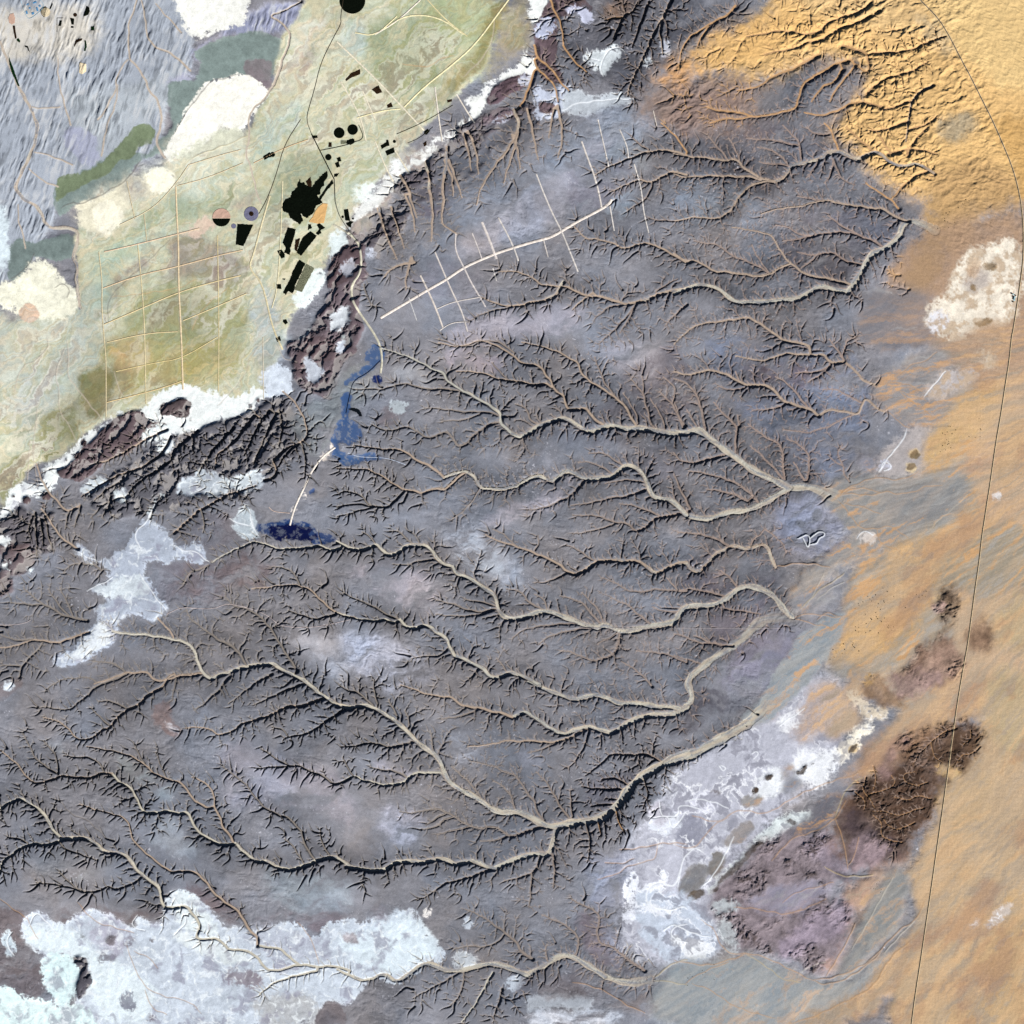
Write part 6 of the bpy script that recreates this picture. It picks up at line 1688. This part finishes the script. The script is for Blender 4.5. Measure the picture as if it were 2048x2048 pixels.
def mesh_object(name, verts, faces, mat, parent=None, colour=None, smooth_it=True):
    me = bpy.data.meshes.new(name)
    verts = np.asarray(verts, np.float32)
    if isinstance(faces, np.ndarray):
        k = faces.shape[1]
        me.vertices.add(len(verts))
        me.vertices.foreach_set('co', verts.ravel())
        me.loops.add(faces.size)
        me.loops.foreach_set('vertex_index', faces.ravel().astype(np.int32))
        me.polygons.add(len(faces))
        me.polygons.foreach_set('loop_start', np.arange(0, faces.size, k, dtype=np.int32))
        me.update(calc_edges=True)
    else:
        me.from_pydata([tuple(map(float, v)) for v in verts], [], faces)
    if smooth_it:
        me.polygons.foreach_set('use_smooth', np.ones(len(me.polygons), bool))
    if colour is not None:
        a = me.attributes.new('ground_colour', 'FLOAT_COLOR', 'POINT')
        rgba = np.ones((len(verts), 4), np.float32)
        rgba[:, :3] = colour
        a.data.foreach_set('color', rgba.ravel())
    me.materials.append(mat)
    o = bpy.data.objects.new(name, me)
    C.objects.link(o)
    if parent:
        o.parent = parent
    return o


def ground_z(x, y):
    """height of the ground at map position, array or scalar"""
    u = np.clip((np.asarray(x, np.float32) + MARG) / STEP, 0, N - 1.001)
    v = np.clip((np.asarray(y, np.float32) + MARG) / STEP, 0, N - 1.001)
    i, j = u.astype(int), v.astype(int)
    fx, fy = u - i, v - j
    return ((Z[j, i] * (1 - fx) + Z[j, i + 1] * fx) * (1 - fy) + (Z[j + 1, i] * (1 - fx) + Z[j + 1, i + 1] * fx) * fy)


# ---------------------------------------------------------------- the ground, one sheet cut into its kinds of country
lake = CLS == CAPS['L']
if lake.any():
    Z[lake] = np.percentile(Z[lake], 30)
kind = CLS.copy()
kind[RIV & ~lake] = 20
fk = kind[:-1, :-1]
VX, VY = (PX - 512).ravel(), (512 - PY).ravel()
VZ = Z.ravel()
VC = (COL * ALB).reshape(-1, 3)
idx = np.arange(N * N, dtype=np.int64).reshape(N, N)
QUADS = np.stack([idx[:-1, :-1], idx[1:, :-1], idx[1:, 1:], idx[:-1, 1:]], -1)
PIECES = [('stone_plateau', [CAPS['P']], .95, .35, 1.1), ('valley_plain', [CAPS['V'], CAPS['M']], .95, .2, .9),
          ('salt_flat', [CAPS['S']], .9, .15, .8), ('sand_desert', [CAPS['D']], .95, .3, 1.0),
          ('gravel_plain', [CAPS['G']], .95, .2, 1.0), ('rocky_hills', [CAPS['H']], .95, .5, 1.3),
          ('ribbed_hills', [CAPS['N']], .95, .3, 1.2), ('stained_ground', [CAPS['B']], .95, .2, 1.5),
          ('dry_riverbed', [20], .95, .15, 1.4)]
for name, keys, rough, bump, scale in PIECES:
    q = QUADS[np.isin(fk, keys)]
    if not len(q):
        continue
    used, inv = np.unique(q, return_inverse=True)
    o = mesh_object(name, np.stack([VX[used], VY[used], VZ[used]], 1), inv.reshape(-1, 4),
                    ground_mat(name, rough, bump, scale), colour=VC[used])
    o['kind'] = 'structure'
# open water behind the dam
wm, wt, wb = new_mat('still_water')
wb.inputs['Base Color'].default_value = (.004, .006, .008, 1)
wb.inputs['Roughness'].default_value = .12
q = QUADS[fk == CAPS['L']]
if len(q):
    used, inv = np.unique(q, return_inverse=True)
    o = mesh_object('water', np.stack([VX[used], VY[used], VZ[used]], 1), inv.reshape(-1, 4), wm)
    o['kind'] = 'structure'
# the country beyond the picture, carried on to the horizon
edge = np.concatenate([idx[0, :-1], idx[:-1, -1], idx[-1, :0:-1], idx[:0:-1, 0]])
ring_v, ring_c, ring_f = [], [], []
m = len(edge)
ex, ey, ez, ec = VX[edge], VY[edge], VZ[edge], VC[edge]
mean = np.array([np.convolve(np.pad(ec[:, k], 300, mode='wrap'), np.ones(601) / 601, 'valid') for k in range(3)]).T[:m]
for k, s in enumerate((1, 1.05, 1.12, 1.3, 1.7, 2.6, 5, 14, 40)):
    f = min(1, k / 3)
    x, y = ex * s, ey * s
    n = np.array([math.sin(a * .013 + b * .021) + math.sin(a * .031 - b * .017) for a, b in zip(x, y)])
    ring_v.append(np.stack([x, y, ez * (1 - f) + n * 3 * f], 1))
    ring_c.append((ec * (1 - f) + mean * f) * (1 + .15 * f * n[:, None]))
for k in range(8):
    a = np.arange(m)
    b = (a + 1) % m
    ring_f.append(np.stack([a + k * m, b + k * m, b + (k + 1) * m, a + (k + 1) * m], 1))
o = mesh_object('ground', np.concatenate(ring_v), np.concatenate(ring_f), ground_mat('far_country', .95, .3, .3),
                colour=np.concatenate(ring_c))
o['kind'] = 'structure'


# ---------------------------------------------------------------- roads, tracks, canals
def ribbon(p, hw, lift):
    p = smooth(p, 1.2)
    t = np.gradient(p, axis=0)
    t /= np.hypot(t[:, 0], t[:, 1])[:, None] + 1e-9
    nrm = np.stack([-t[:, 1], t[:, 0]], 1)
    prof = [(-1.25, -.5), (-1, lift), (0, lift + .03), (1, lift), (1.25, -.5)]
    v = []
    for s, h in prof:
        q = p + nrm * s * hw
        z = ground_z(q[:, 0], q[:, 1]) if h < 0 else np.maximum(ground_z(p[:, 0], p[:, 1]), ground_z(q[:, 0], q[:, 1]))
        v.append(np.stack([q[:, 0] - 512, 512 - q[:, 1], z + h], 1))
    n = len(p)
    a = np.arange(n - 1)
    f = [np.stack([a + k * n, a + k * n + 1, a + (k + 1) * n + 1, a + (k + 1) * n], 1) for k in range(4)]
    return np.concatenate(v), np.concatenate(f)


road_mats = {}
for rec in ROADS.strip().split('\n'):
    head, body = rec.split('|')
    sheet, name, hw, rgb = head.split()
    v, f = ribbon(pts(sheet, body), float(hw), {'road': .3, 'canal': .24, 'road_verge': .1}.get(name, .16))
    key = (name, rgb)
    if key not in road_mats:
        road_mats[key] = flat_mat(name, [float(c) for c in rgb.split(',')], vary=.25, scale=.5)
    o = mesh_object(name, v, f, road_mats[key])
    o['kind'] = 'structure'
# ---------------------------------------------------------------- crop fields
SHEETS_FINE = {'J': (560, 220, 7.431), 'K': (0, 0, 8.05), 'M': (500, 340, 7.43), 'A': (0, 0, 2.76), 'B': (674, 0, 2.76)}


def fpts(sheet, text):
    ox, oy, s = SHEETS_FINE[sheet]
    return [((ox + float(a) / s) / 2, (oy + float(b) / s) / 2) for a, b in (q.split(',') for q in text.split())]


def disc(sheet, cx, cy, r):
    ox, oy, s = SHEETS_FINE[sheet]
    x, y, r = (ox + cx / s) / 2, (oy + cy / s) / 2, r / s / 2
    return [(x + r * math.cos(a), y + r * math.sin(a)) for a in np.linspace(0, 2 * math.pi, 48, endpoint=False)]


def inside(poly, X, Y):
    res = np.zeros(X.shape, bool)
    for (x0, y0), (x1, y1) in zip(poly, poly[1:] + poly[:1]):
        if y0 != y1:
            res ^= ((Y < y0) != (Y < y1)) & (X < x0 + (Y - y0) * (x1 - x0) / (y1 - y0))
    return res


CROPS = {'black': flat_mat('irrigated_crop', (9, 14, 8), vary=.6, scale=.8, spec=.03),
         'brown': flat_mat('dry_crop', (66, 46, 30), vary=.4, scale=.9, rgb2=(24, 18, 12), spec=.03),
         'olive': flat_mat('thin_crop', (34, 40, 26), vary=.3, scale=2.6, rgb2=(168, 170, 140), spec=.03),
         'orange': flat_mat('ploughed_sand', (232, 186, 124), vary=.08, scale=.4),
         'cream': flat_mat('fallow_soil', (244, 226, 190), vary=.05, scale=.5),
         'pink': flat_mat('fallow_clay', (212, 176, 156), vary=.1, scale=.4),
         'grey': flat_mat('grey_crop', (122, 122, 146), vary=.12, scale=.5),
         'green': flat_mat('fresh_crop', (10, 42, 16), vary=.4, scale=1.0, spec=.03)}


def field(poly, crop, label, cat, group, ragged=0.0, height=.14, seed=0):
    """standing crop: a low block that follows the ground, with cut edges"""
    p = np.array(poly)
    lo, hi = p.min(0) - .6 - ragged, p.max(0) + .6 + ragged
    st = max(.11, min(.3, (hi - lo).max() / 70))
    xs, ys = np.arange(lo[0], hi[0], st), np.arange(lo[1], hi[1], st)
    X, Y = np.meshgrid(xs, ys)
    if ragged:
        jx = fbm(1.7, 3, 900 + seed, x=X.astype(np.float32), y=Y.astype(np.float32), gain=.7)
        jy = fbm(1.7, 3, 950 + seed, x=X.astype(np.float32), y=Y.astype(np.float32), gain=.7)
    else:
        jx = jy = 0
    k = inside(poly, X + jx * ragged, Y + jy * ragged)
    nid = -np.ones(X.shape, int)
    cell = k[:-1, :-1] & k[1:, :-1] & k[1:, 1:] & k[:-1, 1:]
    if not cell.any():
        return None
    use = np.zeros(X.shape, bool)
    for a, b in ((0, 0), (1, 0), (1, 1), (0, 1)):
        use[a:use.shape[0] - 1 + a, b:use.shape[1] - 1 + b] |= cell
    nid[use] = np.arange(use.sum())
    n = int(use.sum())
    z = ground_z(X[use], Y[use])
    rough = height * (1 + .35 * vnoise((X[use] * 1.9).astype(np.float32), (Y[use] * 1.9).astype(np.float32), 77))
    top = np.stack([X[use] - 512, 512 - Y[use], z + rough + .06], 1)
    low = np.stack([X[use] - 512, 512 - Y[use], z - .3], 1)
    f = np.stack([nid[:-1, :-1][cell], nid[1:, :-1][cell], nid[1:, 1:][cell], nid[:-1, 1:][cell]], 1)
    # skirt round every open side
    e = np.concatenate([f[:, [0, 1]], f[:, [1, 2]], f[:, [2, 3]], f[:, [3, 0]]])
    key = np.sort(e, 1)
    _, first, cnt = np.unique(key[:, 0] * n + key[:, 1], return_index=True, return_counts=True)
    e = e[first[cnt == 1]]
    side = np.stack([e[:, 1], e[:, 0], e[:, 0] + n, e[:, 1] + n], 1)
    o = mesh_object(cat.replace(' ', '_'), np.concatenate([top, low]), np.concatenate([f, side]), CROPS[crop], smooth_it=False)
    o['label'], o['category'] = label, cat
    if group:
        o['group'] = group
    return o


ROUND, PLOT = 'circular irrigated fields', 'irrigated plots'
DISCS = [
    ('B', 85, 5, 72, 'black', 'big black circular field cut by the top edge of the picture'),
    ('J', 880, 340, 82, 'black', 'black circular field, western one of the touching pair of large circles'),
    ('J', 1080, 292, 80, 'black', 'black circular field, eastern one of the touching pair of large circles'),
    ('J', 720, 702, 48, 'black', 'smaller black circular field beside the dark canal, south of the pair'),
    ('J', 1700, 468, 24, 'black', 'tiny black round field beside the L-shaped plot'),
    ('J', 932, 1588, 20, 'black', 'tiny black round field west of the tall black plot by the bending road'),
    ('J', 1085, 1615, 16, 'black', 'tiniest black round field, east of the tall black plot by the bending road'),
    ('A', 1387, 1180, 41, 'grey', 'blue grey circular field with a darker middle'),
    ('A', 1290, 1248, 14, 'grey', 'small grey round field below the half black circle'),
    ('A', 1505, 853, 14, 'black', 'small black round field on the green plain, on the tip of a dark plot'),
    ('K', 735, 195, 76, 'cream', 'pale cream circular field with a black crescent on its west side'),
    ('K', 1210, 240, 32, 'brown', 'small dark brown round field between the two black plots and the half circle'),
]
for k, (sh, x, y, r, crop, label) in enumerate(DISCS):
    o = field(disc(sh, x, y, r), crop, label, 'round field', ROUND, ragged=.12, seed=k)
# the darker middle of the grey circle and the two halves of the split circle
field(disc('A', 1387, 1180, 13), 'brown', 'dark brown core in the middle of the blue grey circular field', 'round field', ROUND,
      ragged=.5, height=.3, seed=31)
half = disc('A', 1222, 1200, 51)
cy = (0 + 1206 / 2.76) / 2
field([(x, max(y, cy)) for x, y in half], 'black', 'black southern half of the split circular field', 'round field', ROUND, .12, seed=32)
field([(x, min(y, cy - .15)) for x, y in half], 'pink', 'pink fallow northern half of the split circular field', 'round field', ROUND, .12, seed=33)
PLOTS = [
    ('M', 'black', 1.0, 'largest black field, ragged all round, beside the orange plot', '475,500 530,430 600,400 620,330 700,250 720,150 740,130 760,190 800,180 850,230 920,250 960,180 1080,60 1150,10 1165,90 1100,180 1100,240 1050,270 1050,360 1000,370 1020,420 1050,420 1080,490 990,530 950,640 850,720 790,690 760,640 790,760 740,810 600,720 560,640 490,620 475,560'),
    ('M', 'black', .5, 'narrow black strip running from the canal bend to the largest black field', '1230,130 1245,200 1150,300 1060,440 1030,410 1140,240'),
    ('M', 'brown', .5, 'brown wedge on the north edge of the largest black field', '830,170 900,100 920,190 920,260 860,240'),
    ('M', 'orange', .2, 'bare orange plot on the east side of the largest black field', '1000,560 1080,490 1160,500 1100,790 1000,800 870,770 930,690 960,620'),
    ('M', 'black', .5, 'tall black plot with a foot at its south end, west of the black oblong', '560,850 690,880 600,1180 610,1200 590,1265 500,1230 530,1160 480,1080'),
    ('M', 'black', .4, 'small stepped black plot at the foot of the tall black plot', '400,1200 470,1180 520,1250 520,1300 465,1320 430,1260'),
    ('M', 'black', .3, 'black oblong slanting to the north-east, with a brown western flank', '900,905 1000,980 760,1280 690,1230 740,1080 790,990'),
    ('M', 'brown', .7, 'ragged brown flank of the slanting black oblong', '670,1040 750,1010 700,1220 660,1190'),
    ('M', 'black', .5, 'hooked black plot under the orange plot', '990,820 1030,780 1120,860 1050,900 1060,940 1010,975 975,940 1030,880'),
    ('M', 'black', .6, 'little black plot between the orange plot and the tall black plot', '865,800 910,810 920,860 860,900'),
    ('M', 'black', .7, 'long black field with a ragged eastern side, farthest south of the large ones', '730,1330 830,1390 760,1540 680,1700 660,1800 630,1840 570,1800 530,1860 485,1820 600,1600 640,1480'),
    ('M', 'olive', .5, 'thin speckled olive field along the east side of the long black field', '835,1390 960,1460 770,1820 660,1780 700,1680 770,1530'),
    ('M', 'black', .1, 'small black square west of the foot of the long black field', '390,1695 460,1695 470,1770 400,1765'),
    ('M', 'black', .4, 'sliver of dark crop just north of the small black square', '480,1610 530,1610 520,1635 480,1625'),
    ('A', 'black', .1, 'isolated black tilted square on the plain south of the long black field', '1562,1765 1580,1762 1590,1782 1575,1792 1562,1778'),
    ('A', 'black', .1, 'southernmost black square, near the white scarp', '1520,1865 1545,1855 1552,1880 1530,1888'),
    ('A', 'black', .3, 'black four-sided field south of the blue grey circle', '1310,1235 1400,1240 1345,1360 1300,1350'),
    ('A', 'black', .4, 'black plot beside the small round field in the middle of the green plain', '1452,862 1490,840 1500,866 1480,872 1460,886'),
    ('J', 'black', .5, 'black plot below the eastern circle of the large pair', '990,450 1080,420 1110,430 1110,490 1050,520 985,500'),
    ('J', 'olive', .4, 'thin olive plot below the western circle of the large pair', '905,455 985,450 985,500 905,510'),
    ('J', 'black', .4, 'dark plot at the north-west corner of the canal', '470,385 560,375 560,415 490,430'),
    ('J', 'brown', .4, 'brown upright strip north of the double canal', '725,480 770,480 770,550 720,550'),
    ('J', 'black', .3, 'upper of two stacked black squares beside the smaller circle', '840,715 895,695 915,760 860,775'),
    ('J', 'black', .3, 'lower of two stacked black squares beside the smaller circle', '815,790 870,765 895,840 845,860'),
    ('J', 'black', .5, 'black plot at the bend of the canal', '805,950 880,940 850,990 800,1000'),
    ('J', 'black', .3, 'black L-shaped plot above the black square', '1495,525 1575,480 1580,440 1610,440 1630,530 1590,540 1510,585'),
    ('J', 'black', .2, 'black square directly below the L-shaped plot', '1560,610 1690,555 1710,630 1590,680'),
    ('J', 'black', .2, 'tall narrow black plot by the bending road', '945,1480 1015,1470 1045,1650 970,1645'),
    ('J', 'black', .5, 'ragged black plot at the foot of the tall narrow one by the bending road', '980,1680 1040,1650 1100,1660 1060,1700 1060,1760 1000,1720'),
    ('K', 'black', .3, 'black crescent lying on the west side of the pale cream circle', '640,160 690,108 740,104 760,130 740,180 728,268 700,276 668,235'),
    ('K', 'black', .2, 'black half circle, easternmost of the northern fields', '1390,90 1440,120 1450,180 1420,240 1350,270 1345,240 1370,170'),
    ('K', 'black', .2, 'black upright plot west of the black half circle', '1125,285 1195,300 1190,400 1150,395'),
    ('K', 'black', .2, 'tiny black plot just below the upright plot near the half circle', '1140,420 1185,420 1185,450 1140,450'),
    ('K', 'black', .2, 'black plot inside the thin dark field border', '960,330 1000,330 985,420 940,420'),
    ('K', 'black', .12, 'thin dark border of trees on two sides of an empty field', '912,282 1020,282 1020,294 924,294 924,520 912,520'),
    ('K', 'green', .2, 'dark green square south of the black half circle', '1465,425 1520,425 1520,495 1465,490'),
    ('K', 'black', .3, 'thin black slanting plot north-east of the pale cream circle', '800,120 840,40 855,60 815,150 790,150'),
    ('K', 'brown', .2, 'dark brown slanting strip below the tan oval', '200,410 240,410 270,610 240,630'),
    ('K', 'green', .2, 'small fresh green plot at the foot of the brown strip', '265,625 300,615 330,660 310,690 265,650'),
    ('K', 'black', .4, 'crooked black plot east of the fresh green plot', '400,730 450,740 480,840 455,820 440,770 395,750'),
    ('K', 'brown', .5, 'ragged dark brown hook of crop near the dark green strip', '1220,640 1330,610 1320,650 1240,690 1200,760 1190,740'),
    ('K', 'green', .3, 'curved dark green strip south of the dark green square', '1355,650 1385,650 1400,740 1380,820 1345,820 1370,740'),
    ('K', 'green', .5, 'long dark green strip along the bank of the western wash', '140,860 150,930 200,1050 300,1340 320,1380 290,1395 200,1200 150,1050 135,950'),
    ('K', 'pink', .3, 'tan oval of bare soil near the north-west corner', '130,280 160,220 220,210 245,290 235,370 190,395 145,370'),
    ('K', 'cream', .3, 'pale sandy plot below the curved dark green strip', '1280,1000 1390,1030 1390,1150 1320,1200 1270,1170'),
    ('B', 'brown', .4, 'row of small brown plots beside the diagonal track, the most northern', '45,440 75,405 130,380 130,410 80,430 50,450'),
    ('B', 'brown', .4, 'brown blocky plot, second along the diagonal track', '190,495 230,470 250,510 220,520'),
    ('B', 'brown', .4, 'small brown plot, third along the diagonal track', '275,580 300,565 310,590 280,597'),
    ('B', 'brown', .2, 'tiny brown oblong alone on the eastern road of the plain', '607,552 635,547 635,560 610,567'),
    ('B', 'black', .3, 'small black plot at the edge of the white scarp, on the eastern road', '480,725 500,710 515,722 495,745 480,740'),
    ('B', 'brown', .3, 'small brown plot on the white scarp ground', '474,790 494,778 496,800 482,810'),
]
for k, (sh, crop, rag, label, body) in enumerate(PLOTS):
    field(fpts(sh, body), crop, label, 'crop plot', PLOT, ragged=rag, seed=40 + k)

# ---------------------------------------------------------------- hamlet and roadside yard
wall_m = flat_mat('plaster_wall', (206, 226, 226), vary=.1, scale=3)
roof_m = flat_mat('flat_roof', (190, 226, 232), vary=.15, scale=3)
dark_m = flat_mat('dark_roof', (20, 34, 44), vary=.2, scale=3)


def box(x0, y0, z0, x1, y1, z1):
    v = [(x0, y0, z0), (x1, y0, z0), (x1, y1, z0), (x0, y1, z0), (x0, y0, z1), (x1, y0, z1), (x1, y1, z1), (x0, y1, z1)]
    return v, [(0, 3, 2, 1), (4, 5, 6, 7), (0, 1, 5, 4), (1, 2, 6, 5), (2, 3, 7, 6), (3, 0, 4, 7)]


def building(px, py, w, d, h, rot, roof, label, group):
    e = bpy.data.objects.new('building', None)
    C.objects.link(e)
    e.location = (px - 512, 512 - py, float(ground_z(px, py)) - .05)
    e.rotation_euler = (0, 0, rot)
    e['label'], e['category'], e['group'] = label, 'building', group
    v, f = box(-w / 2, -d / 2, 0, w / 2, d / 2, h)
    mesh_object('wall', v, f, wall_m, e, smooth_it=False)
    v, f = box(-w / 2 - .04, -d / 2 - .04, h, w / 2 + .04, d / 2 + .04, h + .06)
    v2, f2 = box(-w * .2, -d * .2, h + .06, w * .12, d * .2, h + .16)
    mesh_object('roof', v + v2, f + [tuple(i + 8 for i in q) for q in f2], roof, e, smooth_it=False)
    return e


for k, (x, y, w, d, dark, label) in enumerate([
        (1660, 735, 60, 60, 1, 'largest dark roofed building of the roadside hamlet'),
        (1640, 690, 50, 30, 1, 'dark roofed building just north of the largest one in the hamlet'),
        (1600, 610, 36, 30, 1, 'dark roofed building at the north-west corner of the hamlet'),
        (1700, 660, 60, 24, 1, 'long dark roofed building on the east side of the hamlet'),
        (1635, 825, 50, 26, 1, 'dark roofed building at the south end of the hamlet'),
        (1650, 640, 40, 30, 0, 'pale blue roofed building in the north of the hamlet'),
        (1690, 720, 36, 60, 0, 'pale blue roofed building east of the largest dark one'),
        (1675, 785, 50, 34, 0, 'pale blue roofed building south of the largest dark one')]):
    building((1900 + x / 13.05) / 2, (540 + y / 13.05) / 2, w / 26.1, d / 26.1, .35 + .1 * (k % 3), -.35,
             dark_m if dark else roof_m, label, 'hamlet beside the eastern road')
shed_m = flat_mat('blue_sheet_roof', (90, 150, 196), vary=.2, scale=3)
for k, (x, y, w, d, label) in enumerate([
        (440, 70, 90, 22, 'long blue roofed shed on the north side of the walled yard'),
        (560, 40, 60, 22, 'blue roofed shed at the north-east corner of the walled yard'),
        (600, 150, 26, 60, 'blue roofed shed on the east side of the walled yard'),
        (530, 215, 40, 34, 'blue roofed shed at the south corner of the walled yard'),
        (430, 200, 26, 50, 'blue roofed shed on the west side of the walled yard'),
        (480, 130, 30, 20, 'small blue roofed shed in the middle of the walled yard'),
        (640, 95, 30, 26, 'small blue roofed shed next to the pale circular field')]):
    building(x / 16.1, y / 16.1, w / 16.1, d / 16.1, .4, .3, shed_m, label, 'sheds of the north-western yard')
yw = flat_mat('yard_wall_blue', (150, 196, 220), vary=.15, scale=2)
p = fpts('K', '335,10 430,300 520,290 720,110 660,0 600,-20')
v, f = ribbon(p, .16, .3)
o = mesh_object('yard_wall', v, f, yw)
o['label'], o['category'] = 'pale blue wall enclosing the yard of blue roofed sheds', 'wall'

# ---------------------------------------------------------------- desert shrubs, each a low thorny mound
shrub_m = flat_mat('shrub_leaf', (20, 22, 12), vary=.5, scale=6, rgb2=(48, 46, 26), spec=.05)
stem_m = flat_mat('shrub_wood', (70, 52, 38), vary=.3, scale=6)


def shrub_meshes(seed):
    r = random.Random(seed)
    v, f = [], []
    for _ in range(46):                            # sprays of leaf through the crown
        a, e, q = r.uniform(0, 6.28), r.uniform(.1, 1.5), r.uniform(.25, 1) ** .6
        x, y, z = q * math.cos(a) * math.cos(e) * .5, q * math.sin(a) * math.cos(e) * .5, .12 + q * math.sin(e) * .42
        s = r.uniform(.08, .17)
        n = len(v)
        b = r.uniform(0, 6.28)
        for k in range(4):
            v.append((x + s * math.cos(b + k * 1.57), y + s * math.sin(b + k * 1.57), z + r.uniform(-.05, .05)))
        f.append((n, n + 1, n + 2, n + 3))
    cv, cf = [], []
    for k in range(5):
        a = k * 1.26 + r.uniform(-.3, .3)
        n = len(cv)
        cv += [(.03, 0, -.1), (-.02, .03, -.1), (-.02, -.03, -.1), (.28 * math.cos(a), .28 * math.sin(a), .34)]
        cf += [(n, n + 1, n + 3), (n + 1, n + 2, n + 3), (n + 2, n, n + 3)]
    return v, f, cv, cf


protos = []
for s in range(3):
    v, f, cv, cf = shrub_meshes(s)
    e = bpy.data.objects.new('desert_shrub', None)
    c = mesh_object('crown', v, f, shrub_m, e, smooth_it=False)
    t = mesh_object('trunk', cv, cf, stem_m, e, smooth_it=False)
    protos.append((e, c, t))
spots = []
rs = random.Random(5)


def scatter(sheet, x0, y0, x1, y1, n, size, sort):
    ox, oy = SHEETS[sheet]
    for _ in range(n):
        u, w = rs.random(), rs.gauss(0, .16)
        x, y = x0 + (x1 - x0) * u, y0 + (y1 - y0) * u
        L_ = math.hypot(x1 - x0, y1 - y0)
        x, y = x - (y1 - y0) * w, y + (x1 - x0) * w
        spots.append(((ox + x / 2.76) / 2, (oy + y / 2.76) / 2, size * rs.uniform(.7, 1.3), sort))


SAND, WASH = 'dark shrub scattered on the orange sand', 'dark shrub growing along the gravel bed of a dry wash'
scatter('F', 1200, 1420, 1020, 1640, 26, 1.1, SAND)
scatter('F', 1000, 1690, 860, 1780, 14, 1.1, SAND)
scatter('F', 1480, 640, 1540, 500, 16, 1.0, SAND)
scatter('F', 1720, 460, 1600, 540, 6, .9, SAND)
scatter('F', 1400, 1340, 1360, 1480, 7, 1.0, SAND)
scatter('F', 1200, 1640, 1130, 1500, 8, 1.0, SAND)
scatter('F', 780, 1640, 660, 1560, 6, 1.0, SAND)
scatter('F', 1000, 1520, 1080, 1440, 8, 1.0, SAND)
scatter('C', 1470, 1270, 1530, 1160, 12, 1.0, SAND)
scatter('C', 1560, 1140, 1640, 1100, 6, .9, SAND)
scatter('C', 1220, 560, 1400, 480, 8, .9, SAND)
scatter('I', 1140, 1140, 1090, 1220, 8, .9, SAND)
scatter('I', 60, 1720, 260, 1620, 10, .9, WASH)
for u, p, W, D, bc, br in courses:
    if bc == 'g' and W.max() > 2.2:
        for _ in range(int(len(p) / 16)):
            k = rs.randrange(len(p))
            s = rs.choice((-1, 1)) * rs.uniform(.5, 1)
            spots.append((p[k][0] + s * W[k] * .6, p[k][1] + s * W[k] * .6, rs.uniform(.5, .85), WASH))
spots = spots[:260]
for k, (x, y, s, label) in enumerate(spots):
    e, c, t = protos[k % 3]
    if k < 3:
        C.objects.link(e)
    else:
        e0, c0, t0 = e, c, t
        e = e0.copy()
        C.objects.link(e)
        for ch in (c0, t0):
            d = ch.copy()
            d.parent = e
            C.objects.link(d)
    e.location = (x - 512, 512 - y, float(ground_z(x, y)))
    e.rotation_euler = (0, 0, rs.uniform(0, 6.28))
    e.scale = (s * .8, s * .8, s * .7)
    e['label'], e['category'] = label, 'shrub'
    e['group'] = 'shrubs on the orange sand' if label == SAND else 'shrubs along the washes'
